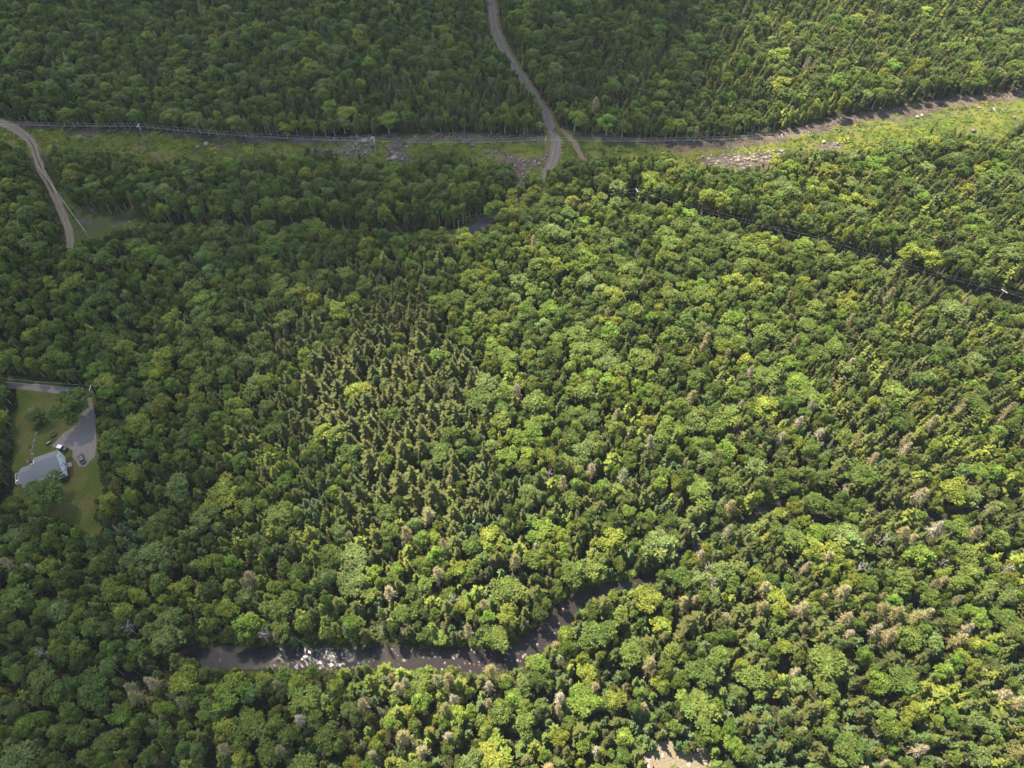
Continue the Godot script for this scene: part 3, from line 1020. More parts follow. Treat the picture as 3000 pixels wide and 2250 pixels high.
func make_stones() -> void:
	var shapes := []
	for i in 6: shapes.append(rock_mesh(200 + i, [0.7, 0.55, 0.8, 0.62, 0.5, 0.75][i]))
	rng.seed = 77
	# boulders: [x, y, width in metres, tone]
	var heaps := {
		"in the pale stone heap by the clearing": [[2058, 462, 2.0, 1], [2076, 468, 2.1, 3]],
		"among the dark rubble left of the grey pole": [],
		"beside the paved road below the pole": [[1567, 474, 1.7, 3], [1580, 480, 1.9, 3], [1588, 470, 1.6, 0], [1594, 466, 1.5, 0], [1601, 456, 1.8, 0]],
		"in the rock slide left of the paved road": [],
		"in the grass of the power line clearing": [[1429, 446, 2.4, 0], [1452, 446, 2.2, 0], [1441, 470, 2.2, 2], [1407, 457, 1.8, 2], [1155, 465, 3.6, 3], [1165, 452, 2.2, 1], [1174, 455, 2.6, 2], [1138, 468, 2.4, 0], [1148, 448, 2.4, 0], [579, 433, 2.6, 1], [605, 424, 3.4, 3], [2453, 424, 3.0, 1], [2413, 418, 2.4, 3], [2852, 385, 3.2, 2], [2836, 397, 2.6, 1], [1067, 415, 3.4, 3], [1045, 401, 2.6, 1], [1092, 408, 2.8, 3], [1095, 427, 3.2, 2], [1075, 428, 2.4, 0], [2687, 345, 2.8, 3], [2700, 340, 2.4, 3], [2868, 318, 2.2, 1], [2945, 322, 2.0, 2], [2970, 345, 2.6, 2], [1385, 428, 3.2, 2], [1215, 418, 2.4, 2], [1268, 388, 2.2, 0], [1170, 408, 2.2, 1]]}
	for i in 46: heaps["in the pale stone heap by the clearing"].append([2092 + rng.randf() * 215.0, 0, rng.randf_range(1.1, 2.3), rng.randi() % 4])
	for e in heaps["in the pale stone heap by the clearing"]:
		if e[1] == 0: e[1] = 474.0 - (e[0] - 2090.0) * 0.13 + rng.randf_range(-9.0, 16.0)
	for i in 26: heaps["among the dark rubble left of the grey pole"].append([rng.randf_range(975, 1092), rng.randf_range(412, 462), rng.randf_range(1.0, 2.1), rng.randi() % 3])
	for i in 9: heaps["in the rock slide left of the paved road"].append([rng.randf_range(1505, 1548), rng.randf_range(468, 560), rng.randf_range(0.9, 2.0), rng.randi() % 4])
	for place in heaps:
		var list: Array = heaps[place]
		list.sort_custom(func(a, b): return a[0] < b[0])
		for i in list.size():
			var e = list[i]
			var p := gp(e[0], e[1])
			var o := part("boulder", shapes[rng.randi() % 6], stone_mat(e[3]), self)
			var r: float = e[2] * 0.5
			o.position = p + Vector3(0, r * 0.32, 0)
			o.rotation = Vector3(rng.randf_range(-0.2, 0.2), rng.randf() * TAU, rng.randf_range(-0.2, 0.2))
			o.scale = Vector3(r * rng.randf_range(0.9, 1.35), r, r * rng.randf_range(0.8, 1.15))
			var look: String = ["grey", "tan-grey", "dark grey", "pale", "rusty"][e[3]]
			var size: String = "big " if e[2] > 2.3 else ("small " if e[2] < 1.4 else "")
			var lab := "%s%s boulder %s" % [size, look, place]
			lab += ", " + ORD[i] + " from left" if i < ORD.size() else ", " + ORD[list.size() - 1 - i] + " from right"
			tag(o, lab, "boulder", "boulders of the clearing")
	# stones of the river bed that break the surface
	var wet := []
	for i in 58:
		var q := Vector2.ZERO
		for tries in 60:
			q = Vector2(rng.randf_range(820, 1690), rng.randf_range(1770, 1970))
			if Geometry2D.is_point_in_polygon(q, keep[0]) and (n_fine.get_noise_2d(q.x * 0.9, q.y * 1.6) > 0.02 or tries > 50): break
		wet.append(q)
	wet.sort_custom(func(a, b): return a.x < b.x)
	var told := {}
	for q in wet:
		var p := at_height(q.x, q.y, WATER_Y)
		var tone: int = [4, 1, 0, 2, 4][rng.randi() % 5]
		var r := rng.randf_range(0.2, 0.55)
		var o := part("river_stone", shapes[rng.randi() % 6], stone_mat(tone), self)
		o.position = Vector3(p.x, WATER_Y - r * 0.18, p.z)
		o.rotation.y = rng.randf() * TAU
		o.scale = Vector3(r * rng.randf_range(0.9, 1.5), r * 0.75, r)
		var lab := "%s stone breaking the water of the %s" % [["grey", "tan", "dark grey", "pale", "rusty"][tone], "upper river bend" if q.x > 1450 else ("middle river reach" if q.x > 1150 else "rapids")]
		told[lab] = told.get(lab, 0) + 1
		tag(o, lab + ", " + ORD[told[lab] - 1] + " from left", "stone", "stones in the river")
	# rubble too small to count
	var mm := MultiMesh.new()
	mm.transform_format = MultiMesh.TRANSFORM_3D
	mm.use_colors = true
	mm.mesh = shapes[1]
	var list := []
	for a in [[2060, 2330, 440, 500, 420], [955, 1120, 400, 475, 330], [1500, 1550, 465, 565, 150], [1110, 1210, 410, 480, 130], [1450, 1600, 450, 490, 90], [2380, 2460, 410, 436, 50], [1200, 1590, 396, 420, 130], [2350, 2900, 300, 400, 200]]:
		for i in a[4]:
			var q := Vector2(rng.randf_range(a[0], a[1]), rng.randf_range(a[2], a[3]))
			var p := gp(q.x, q.y)
			if clearing_color(q, p.x, p.z).a > 0.45 and n_fine.get_noise_2d(p.x * 6.0, p.z * 6.0) > -0.1: list.append(p)
	mm.instance_count = list.size()
	for i in list.size():
		var r := rng.randf_range(0.22, 0.6)
		mm.set_instance_transform(i, Transform3D(Basis.from_euler(Vector3(rng.randf(), rng.randf() * TAU, rng.randf())) * Basis.from_scale(Vector3(r * 1.3, r, r)), list[i] + Vector3(0, r * 0.3, 0)))
		var g := rng.randf_range(0.11, 0.27)
		mm.set_instance_color(i, Color(g * 1.05, g * 0.95, g * 0.88) * 2.2)
	var mi := MultiMeshInstance3D.new()
	mi.name = "rubble"
	mi.multimesh = mm
	mi.material_override = vmat("rubble", 0.95)
	tag(mi, "loose broken rubble strewn over the power line clearing", "rubble", "", "stuff")
	add_child(mi)

func scatter(called: String, mesh: Mesh, m: Material, list: Array, label: String, category: String) -> void:
	# LIST: [position, scale, height factor, colour]
	var mm := MultiMesh.new()
	mm.transform_format = MultiMesh.TRANSFORM_3D
	mm.use_colors = true
	mm.mesh = mesh
	mm.instance_count = list.size()
	for i in list.size():
		var e = list[i]
		mm.set_instance_transform(i, Transform3D(Basis.from_euler(Vector3(0, rng.randf() * TAU, 0)) * Basis.from_scale(Vector3(e[1], e[1] * e[2], e[1])), e[0]))
		mm.set_instance_color(i, e[3])
	var mi := MultiMeshInstance3D.new()
	mi.name = called
	mi.multimesh = mm
	mi.material_override = m
	tag(mi, label, category, "", "stuff")
	add_child(mi)

func make_brush() -> void:
	rng.seed = 5
	var bush := low_bush(301, 46, 0.42, Color(0.09, 0.125, 0.024))
	var list := []
	var poly := PackedVector2Array()
	for q in CLEAR_TOP: poly.append(Vector2(q[0], q[1]))
	for q in CLEAR_LOW: poly.append(Vector2(q[0], q[1] + 40.0))
	for i in 26000:
		var p := Vector3(rng.randf_range(-330, 330), 0, rng.randf_range(-392, -285))
		var q := to_px(p)
		if not Geometry2D.is_point_in_polygon(q, poly): continue
		if not lane_free(p.x, p.z, 0.3): continue
		var c := clearing_color(q, p.x, p.z)
		if c.a > 0.35 and rng.randf() < 0.93: continue
		var n := n_fine.get_noise_2d(p.x * 2.0 + 31.0, p.z * 2.0)
		if n < -0.2 and rng.randf() < 0.6: continue
		p.y = hgt(p.x, p.z)
		var n3 := 2.0 * n_fine.get_noise_2d(p.x * 5.0, p.z * 5.0 + 44.0)
		var g := rng.randf_range(0.75, 1.4) * (1.0 + 0.3 * n3)
		list.append([p, rng.randf_range(0.35, 1.0) * (1.0 + 1.1 * maxf(0.0, n3)) * (1.9 if rng.randf() < 0.05 else 1.0), rng.randf_range(0.4, 1.0), Color(g * rng.randf_range(0.9, 1.45), g * 1.08, g * 0.9)])
	# ferns and brambles along the lanes, the river and the lawn's edge
	for l in lanes:
		for i in 900:
			var k := rng.randi() % int(l[0].size() - 1)
			var c: Vector2 = l[0][k].lerp(l[0][k + 1], rng.randf())
			var p2: Vector2 = c + Vector2.from_angle(rng.randf() * TAU) * (l[1] + rng.randf_range(-0.2, 2.2))
			if line_dist(p2, l[0]) < l[1] - 0.4: continue
			var g := rng.randf_range(0.6, 1.3)
			list.append([Vector3(p2.x, hgt(p2.x, p2.y), p2.y), rng.randf_range(0.4, 0.9), rng.randf_range(0.4, 0.9), Color(g * 1.1, g, g)])
	for i in 4200:
		var k := rng.randi() % int(river.size() - 1)
		var c := river[k].lerp(river[k + 1], rng.randf())
		var p2: Vector2 = c + Vector2.from_angle(rng.randf() * TAU) * rng.randf_range(4.6, 8.5) / river_k(c.x)
		var h := hgt(p2.x, p2.y)
		if h < -1.2 or h > 0.2 or line_dist(p2, river) * river_k(p2.x) < 4.3: continue
		var g := rng.randf_range(0.7, 1.4)
		list.append([Vector3(p2.x, h, p2.y), rng.randf_range(0.5, 1.1), rng.randf_range(0.6, 1.1), Color(g * 1.1, g * 1.1, g)])
	for i in 90:
		var p := gp(rng.randf_range(1880, 2110), rng.randf_range(2175, 2300))
		if n_fine.get_noise_2d(p.x * 9.0, p.z * 9.0) < 0.05: continue
		var g := rng.randf_range(0.7, 1.3)
		list.append([p, rng.randf_range(0.25, 0.7), rng.randf_range(0.4, 0.8), Color(g * 1.1, g, g)])
	scatter("undergrowth", bush, vmat("leaf_low", 0.7, 0.3), list, "low ferns and brambles on open ground along roads and clearing", "undergrowth")
	# brushwood left along the cut edge of the wood
	var s := Sheet.new()
	for i in 7:
		var a := Vector3(rng.randf_range(-0.8, 0.8), rng.randf_range(0.0, 0.3), rng.randf_range(-0.8, 0.8))
		s.stick(a, a + Vector3(rng.randf_range(-1.6, 1.6), rng.randf_range(0.0, 0.35), rng.randf_range(-1.6, 1.6)), 0.06, 0.02, 4, Color(0.2, 0.17, 0.15))
	var wood := []
	for i in 16000:
		var p := Vector3(rng.randf_range(-300, 330), 0, rng.randf_range(-392, -285))
		var q := to_px(p)
		if not Geometry2D.is_point_in_polygon(q, poly) or not lane_free(p.x, p.z, 0.6): continue
		if clearing_color(q, p.x, p.z).a < 0.5 or rng.randf() < 0.1: continue
		p.y = hgt(p.x, p.z)
		var g := rng.randf_range(0.4, 1.6)
		wood.append([p, rng.randf_range(0.6, 1.9), 1.0, Color(g * 0.85, g * 0.78, g * 0.74)])
	for i in 60:
		var p := gp(rng.randf_range(225, 300), rng.randf_range(612, 690))
		wood.append([p, rng.randf_range(0.6, 1.1), 1.6, Color(1, 0.95, 0.95)])
	scatter("brushwood", s.done(), vmat("brushwood", 0.95), wood, "grey-brown cut brushwood strewn along the edge of the clearing", "brushwood")

# ---------------------------------------------------------------- poles and wires
func pole(at: Vector3, h: float, arm: bool, turn: float, label: String) -> Vector3:
	var o := base("utility_pole", at, turn)
	tag(o, label, "utility pole", "wooden utility poles")
	var wood := mat("pole_wood", Color(0.3, 0.265, 0.225), 0.9)
	var s := Sheet.new()
	s.stick(Vector3(0, -0.5, 0), Vector3(0, h, 0), 0.17, 0.12, 8)
	part("post", s.done(), wood, o)
	if arm:
		part("crossarm", box_mesh(Vector3(-0.09, h - 0.75, -1.35), Vector3(0.09, h - 0.52, 1.35)), mat("arm_wood", Color(0.62, 0.6, 0.57), 0.7), o)
		for k in [-1.25, 0.55, 1.25]:
			var t := Sheet.new()
			t.stick(Vector3(0, h - 0.52, k), Vector3(0, h - 0.25, k), 0.09, 0.06, 6)
			part("insulator", t.done(), mat("insulator", Color(0.55, 0.55, 0.55), 0.3), o)
		var b := Sheet.new()
		b.stick(Vector3(0.13, h - 1.5, 0), Vector3(0.12, h - 0.75, 0.8), 0.03, 0.03, 4)
		b.stick(Vector3(0.13, h - 1.5, 0), Vector3(0.12, h - 0.75, -0.8), 0.03, 0.03, 4)
		part("brace", b.done(), mat("steel", Color(0.4, 0.4, 0.4), 0.4, 0.6), o)
	else:
		var t := Sheet.new()
		t.stick(Vector3(0, h, 0), Vector3(0, h + 0.35, 0), 0.1, 0.06, 6)
		part("insulator", t.done(), mat("insulator", Color(0.55, 0.55, 0.55), 0.3), o)
	return at + Vector3(0, h, 0)

func wire(points: Array, label: String, r := 0.028) -> void:
	var s := Sheet.new()
	for i in points.size() - 1:
		var a: Vector3 = points[i]
		var b: Vector3 = points[i + 1]
		var n := 14
		var sag := a.distance_to(b) * 0.014
		for k in n:
			var t0 := float(k) / n
			var t1 := float(k + 1) / n
			s.stick(a.lerp(b, t0) - Vector3(0, 4.0 * sag * t0 * (1.0 - t0), 0), a.lerp(b, t1) - Vector3(0, 4.0 * sag * t1 * (1.0 - t1), 0), r, r, 4, Color(1, 1, 1), false)
	tag(part("power_wire", s.done(), mat("aluminium", Color(0.45, 0.45, 0.44), 0.45, 0.3), self), label, "wire", "power wires")

func make_lines() -> void:
	# the long line over the clearing: base points in the photograph
	var bases := [[-330, 385], [425, 412], [1103, 450], [1597, 462], [2277, 440], [2884, 368], [3330, 352]]
	var labels := ["pole beyond the left edge", "leaning grey pole with crossarm in the left grass of the clearing", "pole with crossarm above the rubble of the clearing", "tall pale pole beside the paved road", "pole with white crossarm behind the stone heap", "pole with white crossarm in the sunlit grass at upper right", "pole beyond the right edge"]
	var tops := []
	for i in bases.size():
		var p := gp(bases[i][0], bases[i][1])
		var q := gp(bases[mini(i + 1, 6)][0], bases[mini(i + 1, 6)][1]) - gp(bases[maxi(i - 1, 0)][0], bases[maxi(i - 1, 0)][1])
		var turn := atan2(-q.z, q.x)
		var h: float = [10.5, 9.6, 8.6, 11.8, 9.4, 10.6, 10.5][i]
		if i == 0 or i == 6:
			tops.append([p + Vector3(0, h, 0), turn])
			continue
		tops.append([pole(p, h, true, turn, labels[i]), turn])
	var k := 0
	for off in [-1.25, 0.55, 1.25]:
		var pts := []
		for t in tops:
			pts.append(t[0] + Vector3(0, -0.22, 0) + Vector3(sin(t[1]), 0, cos(t[1])) * off)
		wire(pts, ["farthest of three long wires over the clearing", "middle of three long wires over the clearing", "nearest of three long wires over the clearing"][k])
		k += 1
	# the line along the grass strip on the right
	var a := pole(gp(1858, 606), 10.5, true, 0.3, "pole with crossarm rising from the trees below the paved road")
	var b := pole(gp(2905, 900), 10.5, true, 0.6, "pole with crossarm behind trees at the right edge")
	for off in [-1.1, 1.1]:
		wire([gp(1340, 690) + Vector3(0, 9.5, off), a + Vector3(0, -0.22, off), a.lerp(b, 0.5) + Vector3(0, 0, off), b + Vector3(0, -0.22, off), gp(3250, 1000) + Vector3(0, 11, off)], "far roadside wire below the clearing" if off < 0 else "near roadside wire below the clearing", 0.011)
	var c := pole(gp(1346, 694), 9.5, false, 0.0, "short pole by the shaded asphalt below the clearing")
	tag(get_child(get_child_count() - 1), "short pole by the shaded asphalt below the clearing")
	# dirt road
	var d := pole(gp(138, 528), 8.0, false, 0.0, "slim pole on the right side of the dirt road")
	var e := pole(gp(272, 715), 8.0, false, 0.0, "pole among cut brushwood below the dirt road")
	wire([d + Vector3(0, 0.3, 0), e + Vector3(0, 0.3, 0)], "pale thick cable slanting beside the dirt road", 0.075)
	# the drive
	var f := pole(at_height(292, 1172, 0.0), 8.5, true, 0.15, "pole with white crossarm at the drive's bend")
	for off in [-0.9, 0.6]:
		wire([at_height(-120, 1100, 8.5) + Vector3(0, 0, off), f + Vector3(0, -0.2, off)], "upper wire over the gravel drive" if off < 0 else "lower wire over the gravel drive", 0.025)
	c = c

# ---------------------------------------------------------------- the house and its yard
func gable_wall(x0: float, x1: float, z0: float, z1: float, eave: float, ridge: float, y0 := -0.3) -> ArrayMesh:
	var s := Sheet.new()
	var zm := (z0 + z1) / 2.0
	s.quad(Vector3(x0, y0, z1), Vector3(x0, eave, z1), Vector3(x1, eave, z1), Vector3(x1, y0, z1))
	s.quad(Vector3(x1, y0, z0), Vector3(x1, eave, z0), Vector3(x0, eave, z0), Vector3(x0, y0, z0))
	for x in [x0, x1]:
		s.quad(Vector3(x, y0, z0), Vector3(x, eave, z0), Vector3(x, eave, z1), Vector3(x, y0, z1))
		s.tri(Vector3(x, eave, z0), Vector3(x, ridge, zm), Vector3(x, eave, z1))
	return s.done()

func roof_slab(x0: float, x1: float, za: float, ya: float, zb: float, yb: float, th: float) -> ArrayMesh:
	# from the eave (za, ya) to the ridge (zb, yb)
	var s := Sheet.new()
	var up := Vector3(0, th, 0)
	var q := [Vector3(x0, ya, za), Vector3(x1, ya, za), Vector3(x1, yb, zb), Vector3(x0, yb, zb)]
	s.quad(q[0] + up, q[1] + up, q[2] + up, q[3] + up)
	s.quad(q[3], q[2], q[1], q[0])
	for i in 4:
		var j := (i + 1) % 4
		s.quad(q[i], q[j], q[j] + up, q[i] + up)
	return s.done()

func window(parent: Node3D, at: Vector3, w: float, h: float, axis: int, sgn: float) -> void:
	# AXIS 0: in a wall that faces x, 2: in a wall that faces z
	var out := Vector3(sgn, 0, 0) if axis == 0 else Vector3(0, 0, sgn)
	var along := Vector3(0, 0, 1) if axis == 0 else Vector3(1, 0, 0)
	var half := along * w / 2.0 + Vector3(0, h / 2.0, 0)
	var fr := Sheet.new()
	var t := 0.09
	for e in [[Vector3(0, h / 2.0, 0), along * (w / 2.0 + t) + Vector3(0, t / 2.0, 0)], [Vector3(0, -h / 2.0, 0), along * (w / 2.0 + t) + Vector3(0, t / 2.0, 0)], [along * w / 2.0, along * t / 2.0 + Vector3(0, h / 2.0 - t / 2.0, 0)], [-along * w / 2.0, along * t / 2.0 + Vector3(0, h / 2.0 - t / 2.0, 0)]]:
		var c: Vector3 = at + e[0]
		var hh: Vector3 = e[1] + out.abs() * 0.05
		fr.box(c - hh, c + hh)
	var wn := part("window", fr.done(), mat("white_trim", Color(0.7, 0.7, 0.7), 0.5), parent)
	part("pane", box_mesh(at - half * 0.93 - out.abs() * 0.012, at + half * 0.93 + out.abs() * 0.012), mat("dark_glass", Color(0.01, 0.012, 0.014), 0.05), wn)

func make_house() -> void:
	var o := base("house", Vector3(HOUSE_AT.x, 0, HOUSE_AT.y), deg_to_rad(25.5))
	tag(o, "white two-storey house with grey shingle roof on the lawn", "house")
	var white := mat("siding", Color(0.8, 0.8, 0.81), 0.7)
	var shingle := ground_mat("shingle", Color(0.215, 0.21, 0.215), 1.6, 0.8, 60)
	part("wall", gable_wall(-4.1, 4.1, -4.4, 4.4, 5.05, 7.85), white, o)
	part("roof", roof_slab(-4.3, 4.35, -4.75, 4.85, 0.0, 7.87, 0.14), shingle, o)
	var r2 := part("roof", roof_slab(-4.3, 4.35, 4.75, 4.85, 0.0, 7.87, 0.14), shingle, o)
	part("wing_wall", gable_wall(-9.0, -4.04, -3.3, 5.5, 3.5, 6.3), white, o)
	part("wing_roof", roof_slab(-9.25, -4.1, -3.6, 3.32, 1.1, 6.32, 0.14), shingle, o)
	part("wing_roof", roof_slab(-9.25, -4.1, 5.8, 3.32, 1.1, 6.32, 0.14), shingle, o)
	var ch := part("chimney", box_mesh(Vector3(-4.05, 6.2, -0.75), Vector3(-3.2, 8.9, 0.1)), ground_mat("brick", Color(0.17, 0.075, 0.06), 0.8, 0.5, 61), o)
	part("flue", box_mesh(Vector3(-3.85, 8.9, -0.55), Vector3(-3.4, 9.1, -0.1)), mat("flue", Color(0.05, 0.05, 0.05)), ch)
	var fl := Sheet.new()
	fl.box(Vector3(-4.15, 7.2, 0.1), Vector3(-3.08, 8.12, 0.32)); fl.box(Vector3(-3.2, 7.2, -0.85), Vector3(-3.02, 8.12, 0.1))
	part("flashing", fl.done(), mat("white_trim", Color(0.7, 0.7, 0.7), 0.5), ch)
	var vent := Sheet.new()
	vent.stick(Vector3(-1.2, 5.5, -2.6), Vector3(-1.2, 6.75, -2.6), 0.06, 0.06, 6)
	part("vent_pipe", vent.done(), mat("steel", Color(0.4, 0.4, 0.4), 0.4, 0.6), o)
	window(o, Vector3(0.7, 4.25, 4.42), 0.9, 0.9, 2, 1.0)
	window(o, Vector3(2.6, 1.5, 4.42), 0.7, 1.1, 2, 1.0)
	window(o, Vector3(3.5, 1.5, 4.42), 0.7, 1.1, 2, 1.0)
	window(o, Vector3(-2.2, 1.5, 4.42), 1.2, 1.1, 2, 1.0)
	window(o, Vector3(4.12, 6.1, -0.2), 0.6, 0.8, 0, 1.0)
	window(o, Vector3(4.12, 3.9, -2.4), 0.75, 1.1, 0, 1.0)
	window(o, Vector3(4.12, 3.9, 2.0), 0.75, 1.1, 0, 1.0)
	window(o, Vector3(4.12, 1.5, 2.6), 0.9, 1.1, 0, 1.0)
	window(o, Vector3(-6.6, 1.6, 5.52), 1.1, 1.0, 2, 1.0)
	var dr := part("door", box_mesh(Vector3(4.1, 0.35, -0.75), Vector3(4.16, 2.45, 0.2)), mat("door_paint", Color(0.25, 0.27, 0.3), 0.5), o)
	part("handle", box_mesh(Vector3(4.16, 1.3, 0.02), Vector3(4.22, 1.42, 0.1)), mat("steel", Color(0.4, 0.4, 0.4), 0.4, 0.6), dr)
	# front steps
	var plank := mat("grey_plank", Color(0.25, 0.215, 0.19), 0.85)
	var st := Node3D.new(); st.name = "front_steps"; o.add_child(st)
	for i in 6: part("plank", box_mesh(Vector3(4.2, 0.28, -1.2 + i * 0.33), Vector3(5.6, 0.34, -0.9 + i * 0.33)), plank, st)
	part("step", box_mesh(Vector3(5.62, 0.0, -1.2), Vector3(5.95, 0.18, 0.75)), plank, st)
	part("handrail", box_mesh(Vector3(4.3, 1.05, 0.78), Vector3(5.6, 1.12, 0.86)), mat("pale_rail", Color(0.5, 0.46, 0.42), 0.8), st)
	for x in [4.35, 5.55]: part("post", box_mesh(Vector3(x - 0.05, 0.0, 0.79), Vector3(x + 0.05, 1.05, 0.87)), mat("pale_rail", Color(0.5, 0.46, 0.42), 0.8), st)
	# deck on the far end of the wing
	var dk := Node3D.new(); dk.name = "deck"; o.add_child(dk)
	var boards := mat("deck_board", Color(0.34, 0.29, 0.25), 0.85)
	for i in 9: part("plank", box_mesh(Vector3(-11.4, 2.2, -1.9 + i * 0.46), Vector3(-9.05, 2.26, -1.48 + i * 0.46)), boards, dk)
	var rail := mat("pale_rail", Color(0.5, 0.46, 0.42), 0.8)
	part("rail", box_mesh(Vector3(-11.5, 3.15, -2.0), Vector3(-11.36, 3.27, 2.3)), rail, dk)
	part("rail", box_mesh(Vector3(-11.36, 3.15, 2.2), Vector3(-9.1, 3.27, 2.33)), rail, dk)
	part("rail", box_mesh(Vector3(-11.36, 3.15, -2.0), Vector3(-9.1, 3.27, -1.87)), rail, dk)
	for x in [-11.43, -10.2]:
		for z in [-1.93, 0.2, 2.26]:
			if x > -11.0 and z == 0.2: continue
			part("post", box_mesh(Vector3(x - 0.06, -0.2, z - 0.06), Vector3(x + 0.06, 3.15, z + 0.06)), rail, dk)
	var gr := base("grill", o.transform * Vector3(-11.0, 2.26, 1.2), deg_to_rad(25.5))
	tag(gr, "white covered grill in the corner of the deck", "grill")
	part("lid", bevel_box(Vector3(-0.35, 0.7, -0.3), Vector3(0.35, 1.05, 0.3), 0.08), mat("white_enamel", Color(0.75, 0.75, 0.76), 0.3), gr)
	part("firebox", bevel_box(Vector3(-0.33, 0.45, -0.28), Vector3(0.33, 0.69, 0.28), 0.04), mat("black_iron", Color(0.02, 0.02, 0.02), 0.5), gr)
	for x in [-0.28, 0.28]:
		for z in [-0.22, 0.22]: part("leg", box_mesh(Vector3(x - 0.03, 0, z - 0.03), Vector3(x + 0.03, 0.45, z + 0.03)), mat("black_iron", Color(0.02, 0.02, 0.02), 0.5), gr)
	r2 = r2
	# bed of brown bark along the gable end
	var bed := PackedVector2Array()
	for q in [[4.2, -3.9], [6.2, -3.6], [6.3, 3.6], [5.9, 5.4], [4.3, 5.3]]:
		var p: Vector3 = o.transform * Vector3(q[0], 0, q[1])
		bed.append(Vector2(p.x, p.z))
	tag(part("bark_bed", flat_sheet(bed, 0.075, 0.15), ground_mat("bark_mulch", Color(0.11, 0.066, 0.05), 1.5, 0.5, 62), self), "", "", "", "structure")

func ring_tube(pts: Array, hw: Array, y0: Array, y1: Array, b := 0.16) -> ArrayMesh:
	# a car body: cross sections along x, each HW wide each side, from Y0 to Y1, corners rounded by B
	var s := Sheet.new()
	var loops := []
	for i in pts.size():
		var w: float = hw[i]
		var lo: float = y0[i]
		var hi: float = y1[i]
		var bb := minf(b, (hi - lo) * 0.4)
		var l := []
		for q in [[w, lo], [w, hi - bb], [w - bb * 0.35, hi - bb * 0.3], [w - bb * 1.1, hi], [-w + bb * 1.1, hi], [-w + bb * 0.35, hi - bb * 0.3], [-w, hi - bb], [-w, lo]]: l.append(Vector3(pts[i], q[1], q[0]))
		loops.append(l)
	for i in loops.size() - 1:
		for k in 8:
			var j := (k + 1) % 8
			s.quad(loops[i][k], loops[i + 1][k], loops[i + 1][j], loops[i][j])
	for e in [0, loops.size() - 1]:
		for k in range(1, 7): s.tri(loops[e][0], loops[e][k], loops[e][k + 1])
	return s.done()

func wheel(parent: Node3D, x: float, z: float, r: float) -> void:
	var s := Sheet.new()
	s.stick(Vector3(x, r, z - 0.11), Vector3(x, r, z + 0.11), r, r, 14)
	var w := part("wheel", s.done(), mat("tyre", Color(0.015, 0.015, 0.016), 0.85), parent)
	var h := Sheet.new()
	h.stick(Vector3(x, r, z - 0.125), Vector3(x, r, z + 0.125), r * 0.55, r * 0.55, 10)
	part("rim", h.done(), mat("alloy", Color(0.4, 0.4, 0.42), 0.3, 0.8), w)

